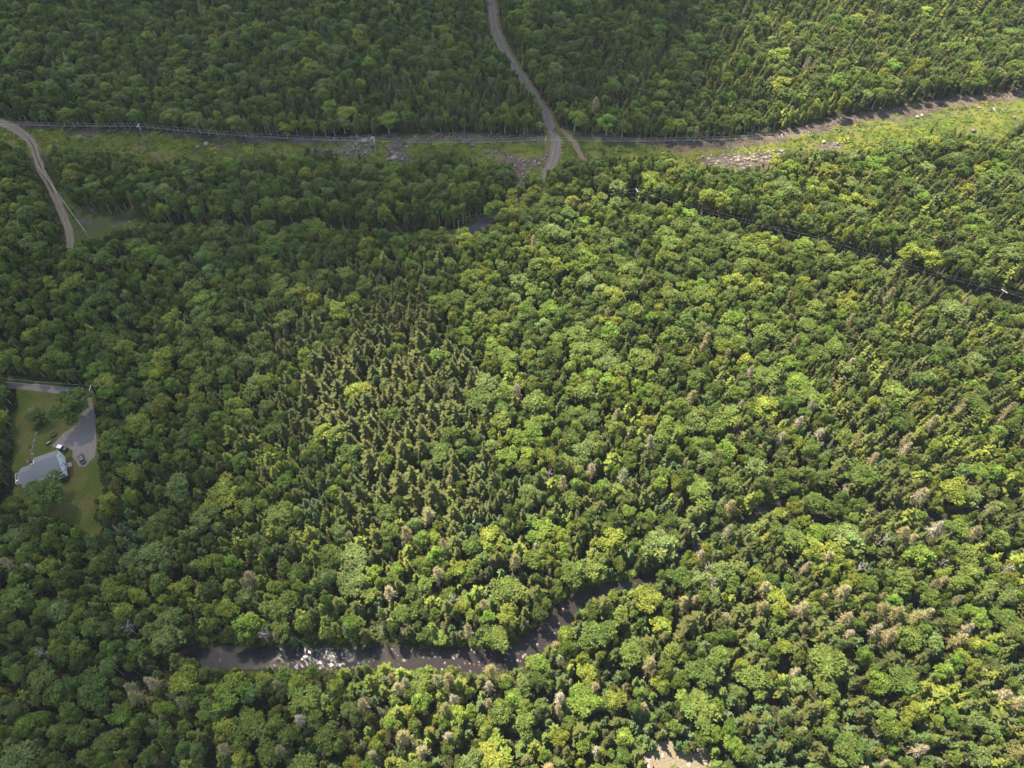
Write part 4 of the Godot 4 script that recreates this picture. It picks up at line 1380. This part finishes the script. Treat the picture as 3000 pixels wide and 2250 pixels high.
func make_yard() -> void:
	# a dark car on the gravel, nose away from the house tree
	var p := at_height(241, 1346, 0.03)
	var d := at_height(231, 1325, 0.0) - at_height(247, 1362, 0.0)
	var car := base("parked_car", Vector3(p.x, 0.08, p.z), atan2(-d.z, d.x))
	tag(car, "dark grey car with glossy roof parked on the gravel", "car")
	var paint := mat("car_paint", Color(0.05, 0.052, 0.06), 0.25, 0.3)
	paint.clearcoat_enabled = true
	paint.clearcoat = 1.0
	paint.clearcoat_roughness = 0.06
	part("body", ring_tube([-2.35, -2.25, -1.4, 0.9, 1.6, 2.2, 2.35], [0.78, 0.9, 0.94, 0.94, 0.92, 0.84, 0.7], [0.35, 0.28, 0.26, 0.26, 0.26, 0.3, 0.38], [0.85, 1.0, 1.06, 1.04, 0.98, 0.88, 0.72]), paint, car)
	part("window", ring_tube([-2.1, -1.5, 0.35, 1.15], [0.72, 0.78, 0.78, 0.74], [0.98, 1.0, 1.0, 0.98], [1.05, 1.52, 1.54, 1.05], 0.12), mat("dark_glass", Color(0.01, 0.012, 0.014), 0.05), car)
	part("roof", ring_tube([-1.62, -1.3, 0.1, 0.42], [0.66, 0.72, 0.72, 0.66], [1.5, 1.535, 1.555, 1.52], [1.56, 1.62, 1.64, 1.57], 0.05), paint, car)
	part("hood", ring_tube([1.12, 1.6, 2.1], [0.72, 0.76, 0.68], [0.98, 0.95, 0.86], [1.06, 1.01, 0.91], 0.04), paint, car)
	for x in [-1.42, 1.42]:
		for z in [-0.86, 0.86]: wheel(car, x, z, 0.34)
	for z in [-0.62, 0.62]:
		part("headlight", bevel_box(Vector3(2.2, 0.6, z - 0.16), Vector3(2.36, 0.76, z + 0.16), 0.03), mat("lamp_glass", Color(0.6, 0.6, 0.6), 0.1), car)
		part("tail_light", bevel_box(Vector3(-2.37, 0.7, z - 0.14), Vector3(-2.24, 0.86, z + 0.14), 0.03), mat("red_glass", Color(0.3, 0.01, 0.01), 0.2), car)
	# a black off-road car with a white hard top by the house corner
	var j0 := at_height(186, 1317, 0.0)
	var jp := base("off_road_car", Vector3(j0.x, 0.08, j0.z), deg_to_rad(-16.0))
	tag(jp, "black off-road car with white hard top beside the house corner", "car")
	var black := mat("black_paint", Color(0.014, 0.014, 0.016), 0.3)
	part("body", ring_tube([-1.75, -1.7, 0.35, 0.4, 1.75], [0.72, 0.76, 0.76, 0.66, 0.6], [0.5, 0.45, 0.45, 0.5, 0.52], [1.15, 1.2, 1.2, 1.12, 1.05], 0.08), black, jp)
	part("hard_top", ring_tube([-1.72, -1.6, 0.1, 0.2], [0.68, 0.72, 0.72, 0.66], [1.2, 1.2, 1.55, 1.72], [1.82, 1.88, 1.88, 1.82], 0.1), mat("white_enamel", Color(0.75, 0.75, 0.76), 0.3), jp)
	part("windshield", ring_tube([0.2, 0.42], [0.66, 0.66], [1.15, 1.15], [1.75, 1.2], 0.03), mat("dark_glass", Color(0.01, 0.012, 0.014), 0.05), jp)
	for x in [-1.15, 1.2]:
		for z in [-0.78, 0.78]:
			wheel(jp, x, z, 0.42)
			part("fender", box_mesh(Vector3(x - 0.5, 0.86, z - 0.14), Vector3(x + 0.5, 0.92, z + 0.14)), black, jp)
	# two black tubs in the grass
	for i in 2:
		var q: Array = [[158, 1276], [143, 1298]][i]
		var t := at_height(q[0], q[1], 0.02)
		var tb := base("oblong_tub", Vector3(t.x, 0.05, t.z), deg_to_rad(52.0))
		tag(tb, ["dark oblong tub farther from the house in the grass", "black oblong tub with grey inside, nearer the house"][i], "tub", "tubs on the lawn")
		var s := Sheet.new()
		var n := 20
		for k in n:
			var w0 := TAU * k / n
			var w1 := TAU * (k + 1) / n
			var f := func(w: float, a: float, b: float, y: float) -> Vector3: return Vector3(signf(cos(w)) * pow(absf(cos(w)), 0.5) * a, y, signf(sin(w)) * pow(absf(sin(w)), 0.5) * b)
			s.quad(f.call(w0, 1.1, 0.62, 0.0), f.call(w0, 1.2, 0.7, 0.62), f.call(w1, 1.2, 0.7, 0.62), f.call(w1, 1.1, 0.62, 0.0))
			s.quad(f.call(w0, 1.2, 0.7, 0.62), f.call(w0, 1.02, 0.52, 0.62), f.call(w1, 1.02, 0.52, 0.62), f.call(w1, 1.2, 0.7, 0.62))
			s.quad(f.call(w0, 1.02, 0.52, 0.62), f.call(w0, 0.98, 0.48, 0.3), f.call(w1, 0.98, 0.48, 0.3), f.call(w1, 1.02, 0.52, 0.62))
		part("shell", s.done(), mat("black_plastic", Color(0.012, 0.012, 0.013), 0.5), tb)
		var g := Sheet.new()
		for k in n:
			var w0 := TAU * k / n
			var w1 := TAU * (k + 1) / n
			g.tri(Vector3(0, 0.42, 0), Vector3(cos(w0) * 0.95, 0.4, sin(w0) * 0.46), Vector3(cos(w1) * 0.95, 0.4, sin(w1) * 0.46))
		part("filling", g.done(), [mat("dark_soil", Color(0.04, 0.038, 0.04), 0.4), mat("grey_soil", Color(0.27, 0.25, 0.26), 0.8)][i], tb)
	# stones of the garden edge
	rng.seed = 9
	var edge := [[106, 1268], [104, 1275], [103, 1283], [101, 1290], [98, 1297], [97, 1304], [95, 1311], [93, 1318], [93, 1325], [95, 1331], [98, 1337], [79, 1347], [81, 1352]]
	for i in edge.size():
		var q: Vector3 = at_height(edge[i][0], edge[i][1], 0.05)
		var r := rng.randf_range(0.28, 0.55)
		var st := part("edging_stone", rock_mesh(400 + i % 4, 0.6), stone_mat([3, 0, 1][i % 3]), self)
		st.position = q + Vector3(0, r * 0.2, 0)
		st.scale = Vector3(r, r * 0.8, r * 1.3)
		st.rotation.y = rng.randf() * TAU
		tag(st, "pale stone in the garden edge, " + (ORD[i] if i < 10 else ["eleventh", "twelfth", "thirteenth"][i - 10]) + " counted toward the house", "stone", "stones of the garden edge")
	# shrubs
	for q in [[190, 1404, 1.7, 1.9, 0.55, "dark round shrub at the near corner of the house"], [113, 1252, 1.6, 1.5, 0.9, "low green bush on the garden edge"], [118, 1243, 1.9, 1.6, 0.85, "green bush under the small round lawn tree"], [125, 1236, 1.5, 1.3, 0.85, "small bush between the two lawn trees"], [89, 1310, 0.8, 0.9, 1.0, "tiny green bush left of the garden stones"], [186, 1328, 0.9, 0.8, 1.2, "fresh green bush by the gable end"]]:
		var p2: Vector3 = at_height(q[0], q[1], 0.4)
		var sh := base("garden_shrub", Vector3(p2.x, 0.0, p2.z))
		tag(sh, q[5], "shrub", "shrubs of the garden")
		sh.scale = Vector3(q[2], q[3], q[2])
		part("foliage", low_bush(500 + int(q[0]), 150, 0.26, Color(0.075, 0.115, 0.03) * q[4]), vmat("leaf", 0.62, 0.35), sh)
		var tr := Sheet.new()
		for k in 4: tr.stick(Vector3(0, -0.1, 0), Vector3(cos(k * 1.6) * 0.5, 0.5, sin(k * 1.6) * 0.5), 0.04, 0.02, 4)
		part("stem", tr.done(), mat("bark", Color(0.13, 0.105, 0.085)), sh)
	# the gravel patch at the bottom edge and the trailer on it
	var g0 := px_poly([[1862, 2330], [1885, 2215], [1912, 2178], [1995, 2170], [2045, 2192], [2098, 2198], [2125, 2330]])
	var gy := 0.0
	for q in g0: gy = maxf(gy, hgt(q.x, q.y))
	tag(part("gravel_patch", flat_sheet(g0, gy + 0.06, 0.5), ground_mat("sandy_gravel", Color(0.17, 0.145, 0.105), 7.0, 0.82, 63), self), "", "", "", "structure")
	var tp := at_height(1904, 2246, gy + 0.5)
	var tl := base("utility_trailer", Vector3(tp.x, gy + 0.06, tp.z), 0.0)
	tag(tl, "small steel utility trailer with red load on the gravel patch", "trailer")
	var fs := Sheet.new()
	for x in [-0.65, 0.65]: fs.box(Vector3(x - 0.04, 0.5, -2.6), Vector3(x + 0.04, 0.62, 2.0))
	for z in [-2.6, -1.9, 0.0, 2.0]: fs.box(Vector3(-0.61, 0.52, z - 0.04), Vector3(0.61, 0.6, z + 0.04))
	part("frame", fs.done(), mat("galvanised", Color(0.42, 0.4, 0.38), 0.5, 0.4), tl)
	part("headboard", box_mesh(Vector3(-0.61, 0.62, -2.56), Vector3(0.61, 1.1, -2.5)), mat("black_iron", Color(0.02, 0.02, 0.02), 0.5), tl)
	part("floor", box_mesh(Vector3(-0.6, 0.46, -1.9), Vector3(0.6, 0.5, 2.0)), mat("grey_plank", Color(0.25, 0.215, 0.19), 0.85), tl)
	part("load", bevel_box(Vector3(-0.05, 0.64, -1.7), Vector3(0.55, 0.95, 1.9), 0.08), mat("red_cover", Color(0.3, 0.1, 0.08), 0.7), tl)
	for z in [-0.85, 0.85]: wheel(tl, z * 0.0 - 0.85 if z < 0 else 0.85, 0.0, 0.33)
	for i in 3:
		var q: Array = [[2066, 2231, 1.5], [2018, 2240, 1.3], [1941, 2214, 1.0]][i]
		var p3 := at_height(q[0], q[1], gy)
		var st := part("pale_rock", rock_mesh(610 + i, 0.45), stone_mat(3), self)
		st.position = Vector3(p3.x, gy + 0.2, p3.z)
		st.scale = Vector3(q[2] * 0.55, q[2] * 0.4, q[2] * 0.75)
		tag(st, ["white angular rock at the right of the gravel patch", "pale pinkish rock at the middle of the gravel patch", "small pale rock near the trailer on the gravel patch"][i], "rock", "rocks on the gravel patch")

func make_cloud() -> void:
	# the thin cloud between the sun and the left side, far above the view; its shade lies over the left and the top
	var edge := [[-700, -350], [2300, -350], [2180, -60], [2060, 90], [1900, 300], [1560, 400], [1380, 555], [1240, 650], [1110, 760], [880, 830], [640, 880], [590, 960], [640, 1150], [690, 1400], [660, 1650], [640, 1800], [720, 1930], [780, 2060], [860, 2400], [500, 2600], [-600, 2600], [-1500, 1200]]
	var up := 1100.0
	for shell in 3:
		var poly := PackedVector2Array()
		var mid := Vector2.ZERO
		for q in edge:
			var p := at_height(q[0], q[1], 8.0)
			poly.append(Vector2(p.x, p.z))
			mid += Vector2(p.x, p.z) / edge.size()
		var off: float = [28.0, 0.0, -28.0][shell]
		var grown := Geometry2D.offset_polygon(poly, off, Geometry2D.JOIN_ROUND)
		var g: PackedVector2Array = grown[0]
		var fine := PackedVector2Array()
		for i in g.size():
			var n := maxi(1, int(g[i].distance_to(g[(i + 1) % g.size()]) / 9.0))
			for k in n:
				var q := g[i].lerp(g[(i + 1) % g.size()], float(k) / n)
				fine.append(q + Vector2(n_fine.get_noise_2d(q.x * 0.6 + shell * 99.0, q.y * 0.6), n_fine.get_noise_2d(q.y * 0.6, q.x * 0.6 + shell * 55.0)) * 22.0)
		var s := Sheet.new()
		var shift := sun_dir * (up / sun_dir.y)
		var thick: float = [34.0, 24.0, 14.0][shell]
		var idx := Geometry2D.triangulate_polygon(fine)
		for side in [1.0, -1.0]:
			for q in fine: s.p(Vector3(q.x, up + 10.0 * shell + side * thick, q.y) + Vector3(shift.x, 0, shift.z))
		var n2 := fine.size()
		for i in range(0, idx.size(), 3):
			s.f.append_array(PackedInt32Array([idx[i], idx[i + 1], idx[i + 2], idx[i] + n2, idx[i + 2] + n2, idx[i + 1] + n2]))
		for i in n2:
			var j := (i + 1) % n2
			s.f.append_array(PackedInt32Array([i, j, j + n2, i, j + n2, i + n2]))
		var m := mat("cloud%d" % shell, Color(0.9, 0.9, 0.9), 1.0)
		m.transparency = BaseMaterial3D.TRANSPARENCY_ALPHA
		m.albedo_color.a = CLOUD_ALPHA
		m.backlight_enabled = true
		m.backlight = Color(0.6, 0.6, 0.6)
		var o := part("cloud", s.done(), m, self)
		tag(o, "thin cloud between the sun and the left side of the wood", "cloud", "", "structure")

const CLOUD_ALPHA := 0.34

func _ready() -> void:
	# camera
	var cam := Camera3D.new()
	cam.name = "camera"
	add_child(cam)
	cam.position = Vector3(0, HC, 0)
	cam.rotation = Vector3(-deg_to_rad(PITCH), 0, 0)
	cam.fov = rad_to_deg(2.0 * atan(1125.0 / FPX))
	cam.far = 12000.0
	cam.current = true
	# sky, exposure
	var env := Environment.new()
	env.background_mode = Environment.BG_SKY
	var sk := ProceduralSkyMaterial.new()
	sk.sky_top_color = Color(0.5, 0.57, 0.66)
	sk.sky_horizon_color = Color(0.74, 0.78, 0.82)
	sk.sky_curve = 0.22
	sk.ground_bottom_color = Color(0.1, 0.11, 0.08)
	sk.ground_horizon_color = Color(0.5, 0.52, 0.5)
	sk.sky_energy_multiplier = 0.88
	var sky := Sky.new()
	sky.sky_material = sk
	env.sky = sky
	env.tonemap_mode = Environment.TONE_MAPPER_LINEAR
	env.tonemap_exposure = 4.2
	env.fog_enabled = true
	env.fog_density = 0.00004
	env.fog_light_color = Color(0.78, 0.83, 0.9)
	env.sdfgi_enabled = true
	env.ssao_enabled = true
	env.ssil_enabled = true
	var we := WorldEnvironment.new()
	we.name = "environment"
	we.environment = env
	add_child(we)
	# sun: high, ahead and to the left
	var el := deg_to_rad(57.0)
	var az := deg_to_rad(35.0)
	sun_dir = Vector3(-sin(az) * cos(el), sin(el), -cos(az) * cos(el))
	var sun := DirectionalLight3D.new()
	sun.name = "sun"
	add_child(sun)
	sun.look_at_from_position(sun_dir * 100.0, Vector3.ZERO, Vector3.UP)
	sun.light_color = Color(1.0, 0.945, 0.84)
	sun.light_energy = 1.5
	sun.light_angular_distance = 0.6
	sun.shadow_enabled = true

	n_land.seed = 3; n_land.frequency = 1.0 / 150.0; n_land.fractal_octaves = 2
	n_fine.seed = 8; n_fine.frequency = 1.0 / 60.0; n_fine.fractal_octaves = 3
	n_mid.seed = 21; n_mid.frequency = 1.0 / 90.0; n_mid.fractal_octaves = 2
	river = smooth_line(RIVER, WATER_Y, true, 6.0)
	make_ground()
	make_cloud()
	add_keep(RIVER_SEEN)
	add_keep(CLEAR_TOP + CLEAR_LOW)
	add_keep(LAWN_SEEN)
	add_keep(GRAVEL_SEEN)
	add_keep([[1428, -20], [1428, 60], [1438, 95], [1461, 136], [1494, 165], [1500, 190], [1542, 244], [1584, 298], [1600, 320], [1604, 384], [1648, 380], [1612, 312], [1588, 276], [1546, 217], [1514, 140], [1482, 90], [1458, 18], [1456, -20]])
	add_keep([[-50, 345], [30, 385], [75, 420], [88, 460], [100, 500], [118, 540], [140, 590], [158, 630], [175, 680], [192, 715], [222, 700], [232, 692], [212, 600], [186, 560], [164, 520], [142, 480], [136, 440], [120, 400]])
	add_keep([[222, 600], [300, 604], [420, 608], [428, 636], [330, 668], [290, 690], [232, 692]])
	add_keep([[1372, 682], [1405, 655], [1440, 630], [1450, 636], [1415, 664], [1388, 684]])
	add_keep([[1746, 1714], [1800, 1700], [1859, 1690], [1907, 1687], [1898, 1706], [1863, 1728], [1814, 1724], [1769, 1745], [1750, 1738]])
	add_keep([[2152, 1530], [2185, 1502], [2260, 1470], [2308, 1457], [2298, 1480], [2240, 1500], [2200, 1543]])
	add_keep([[2710, 1507], [2821, 1500], [2768, 1528], [2764, 1538]])
	add_keep([[1845, 545], [1875, 545], [1868, 575], [1850, 575]])
	add_keep([[2760, 800], [2800, 812], [2990, 850], [3000, 890], [2960, 870], [2905, 852], [2800, 830]])
	make_roads()
	for q in [CLEAR_TOP + CLEAR_LOW, LAWN]:
		var g := px_poly(q)
		var bx := Rect2(g[0], Vector2.ZERO)
		for e in g: bx = bx.expand(e)
		bare_ground.append([g, bx])
	make_river()
	# the power line clearing, the cut patch by the dirt road, the lawn, the drive
	var cp := PackedVector2Array()
	for q in CLEAR_TOP: cp.append(Vector2(q[0], q[1] - 6.0))
	for q in CLEAR_LOW: cp.append(Vector2(q[0], q[1] + 48.0))
	grass_grid("clearing_ground", cp, Vector2(-345, -395), Vector2(345, -272), 1.3, 0.02, clearing_color, tint_sheet_mat("clearing_mat", 13))
	var cut := PackedVector2Array([Vector2(170, 560), Vector2(230, 575), Vector2(440, 600), Vector2(460, 660), Vector2(330, 700), Vector2(215, 730), Vector2(185, 660)])
	grass_grid("cut_patch", cut, Vector2(-240, -300), Vector2(-120, -215), 1.3, 0.03, func(q, x, z):
		var n := n_fine.get_noise_2d(x * 4.0, z * 4.0)
		var c := Color(0.085, 0.105, 0.028).lerp(Color(0.14, 0.118, 0.09), smoothstep(0.15, 0.45, n + (0.2 if q.y > 650 and q.x > 235 else -0.2)))
		return c, tint_sheet_mat("cut_mat", 14))
	var lp := PackedVector2Array()
	for q in LAWN: lp.append(Vector2(q[0], q[1]))
	grass_grid("lawn", lp, Vector2(-205, -178), Vector2(-118, -70), 0.9, 0.03, func(_q, x, z):
		var n := n_fine.get_noise_2d(x * 4.0, z * 4.0)
		var n2 := n_fine.get_noise_2d(x * 14.0, z * 14.0 + 90.0)
		return Color(0.1, 0.132, 0.026).lerp(Color(0.165, 0.15, 0.05), clampf(0.42 + n * 1.4 + n2 * 0.6, 0, 1)), tint_sheet_mat("lawn_mat", 15))
	var dm := ground_mat("drive_gravel", Color(0.27, 0.225, 0.2), 4.0, 0.72, 16)
	tag(part("gravel_drive", flat_sheet(px_poly(DRIVE), 0.06, 0.35), dm, self), "", "", "", "structure")
	print("setting ", Time.get_ticks_msec())
	make_kinds()
	print("kinds ", Time.get_ticks_msec())
	# trees that stand out
	rng.seed = 2024
	spot("broadleaf_tree", 194, 1176, 14.0, 8.2, 2, "large dark round tree on the lawn beside the drive", 0)
	spot("broadleaf_tree", 100, 1208, 8.5, 4.8, 3, "small round grey-green tree on the lawn", 2)
	spot("broadleaf_tree", 130, 1438, 12.5, 8.0, 2, "large dark tree in front of the house", 5)
	spot("broadleaf_tree", 1545, 1040, 13.5, 4.2, 1, "bright yellow-green tree amid the wood at the centre", 1)
	spot("broadleaf_tree", 2217, 1695, 11.0, 3.2, 1, "bright yellow-green tree beside pinkish dead tops near the river", 3)
	spot("broadleaf_tree", 2297, 1897, 10.0, 3.6, 1, "vivid yellow-green tree alone among dark spruces on near bank", 1)
	spot("broadleaf_tree", 1808, 2040, 9.5, 3.6, 1, "vivid yellow-green tree left of the gravel patch", 3)
	spot("broadleaf_tree", 770, 1990, 9.0, 3.6, 1, "pale yellow-green tree right below the rapids", 1)
	spot("broadleaf_tree", 860, 1995, 9.0, 3.4, 1, "bright yellow-green tree at the foot of the rapids", 4)
	spot("broadleaf_tree", 1480, 1805, 12.0, 4.4, 1, "large lit yellow-green tree leaning over the river bend", 1)
	spot("broadleaf_tree", 1030, 1820, 12.0, 4.3, 4, "large bright tree on the far bank above the rapids", 4)
	spot("broadleaf_tree", 1560, 560, 12.0, 4.6, 1, "broad sunlit tree at the end of the paved road", 1)
	spot("broadleaf_tree", 1640, 540, 11.0, 4.3, 1, "sunlit tree hiding the paved road's lower end", 4)
	spot("broadleaf_tree", 1500, 590, 12.0, 4.4, 1, "sunlit tree left of the paved road's lower end", 5)
	spot("broadleaf_tree", 1760, 570, 11.0, 4.2, 1, "sunlit tree left of the roadside pole", 1)
	var near_road := [[1588, 533], [1572, 520], [1545, 575], [1522, 545], [1478, 612], [1462, 590], [1530, 605], [1604, 575], [1580, 600], [1440, 600], [1500, 560], [1640, 580], [1690, 530], [1720, 560], [1680, 580], [1330, 700], [1290, 690], [1240, 690], [1450, 690], [1420, 700]]
	for i in near_road.size():
		spot("broadleaf_tree", near_road[i][0], near_road[i][1], rng.randf_range(9.5, 12.5), rng.randf_range(3.9, 5.2), [1, 4, 1, 0][i % 4] if i < 15 else 0, "")
	for e in [[1286, 1676, 2], [1140, 1735, 2], [1252, 1508, 2], [1190, 1555, 0], [1669, 1362, 1], [1733, 1374, 2], [1652, 1412, 2], [1300, 1595, 0], [1510, 1640, 0], [1415, 1768, 0], [1367, 1845, 0], [1434, 1960, 0], [1432, 2010, 0], [1313, 1990, 0], [1280, 1988, 1], [1186, 2000, 1], [1310, 2160, 0], [1300, 2075, 1], [1235, 2200, 2], [1090, 2210, 2], [1185, 2160, 0], [1745, 2205, 2], [1880, 2065, 0], [1745, 2010, 0], [1900, 1945, 0], [2244, 1722, 2], [2466, 1735, 2], [2127, 1808, 0], [2238, 1775, 0], [2348, 1785, 2], [2590, 1785, 0], [2625, 1790, 0], [2690, 1800, 0], [2720, 1795, 2], [2570, 1842, 0], [2610, 1860, 0], [2480, 1815, 0], [2768, 1702, 0], [2815, 1865, 0], [2840, 1838, 2], [2950, 2035, 2], [2985, 2055, 2], [2860, 1560, 0], [2745, 1545, 2], [2135, 1555, 1], [2070, 995, 2], [2060, 1020, 0], [2130, 1040, 0], [2170, 1190, 0], [2290, 1280, 0], [2400, 1270, 2], [2340, 1235, 0], [2560, 1340, 0], [2660, 1310, 0], [2815, 1185, 0], [2490, 940, 0], [2330, 1000, 0], [2200, 1090, 0], [2025, 1165, 0], [380, 2010, 0], [450, 2000, 0], [390, 2035, 0], [540, 2050, 1], [660, 2190, 0], [820, 2200, 0], [880, 2110, 2], [730, 1690, 0], [720, 1705, 1], [1515, 1140, 0], [1805, 1220, 1], [2650, 1560, 0], [2700, 2190, 0], [3000, 2200, 1], [1060, 290, 1], [40, 165, 1], [190, 170, 2], [2180, 35, 2]]:
		spot("pale_spruce", e[0], e[1], rng.randf_range(10.5, 13.5), rng.randf_range(1.7, 2.5), e[2], "")
	for e in [[2524, 1660, "bare white-grey dead tree standing dark-backed on right bank", 0], [2088, 1705, "twisted bare grey dead tree by the river's near bank", 2], [2070, 1660, "bare grey dead top above the twisted dead tree", 1], [2590, 1575, "bare branching dead tree near the dark upper pool", 0], [1610, 1385, "tall bare grey dead tree in the middle of the wood", 0], [1335, 1755, "pale fallen-looking dead limb above the river bend", 2], [375, 1840, "forked pale dead tree in shade above the hidden river", 2], [348, 935, "pale forked dead stem in the shaded left wood", 1], [2960, 1660, "bare grey dead tree at the right edge", 2], [2770, 1645, "bent bare dead branch top near the right edge", 1], [2138, 850, "grey dead stem in the upper right wood", 1], [2480, 1425, "leaning pale dead tree above the upper pool", 1], [120, 1915, "bare grey dead tree low at the left edge", 0], [765, 1855, "grey bare branches overhanging the rapids", 2]]:
		spot("bare_snag", e[0], e[1], 11.0, 2.1, 0, e[2], e[3])
	var young := [[1051, 452], [1066, 460], [1015, 470], [1110, 478], [1181, 478], [1196, 481], [1380, 476], [1407, 480], [195, 398], [158, 428], [2738, 366], [2782, 380], [2806, 368], [1770, 437], [1255, 452], [700, 460], [540, 462]]
	for e in young:
		spot("fir_tree", e[0], e[1], rng.randf_range(3.5, 6.0), rng.randf_range(0.8, 1.3), 3, "")
	rng.seed = 4711
	grow(12000, 1.12, 0.6)
	grow(26000, 0.86, 0.55)
	grow(26000, 0.6, 0.53)
	grow(40000, 0.48, 0.48)
	print("grown ", trees.size(), " ", Time.get_ticks_msec())
	raise_forest()
	make_house()
	make_yard()
	make_lines()
	make_stones()
	make_brush()
	print("done ", Time.get_ticks_msec())
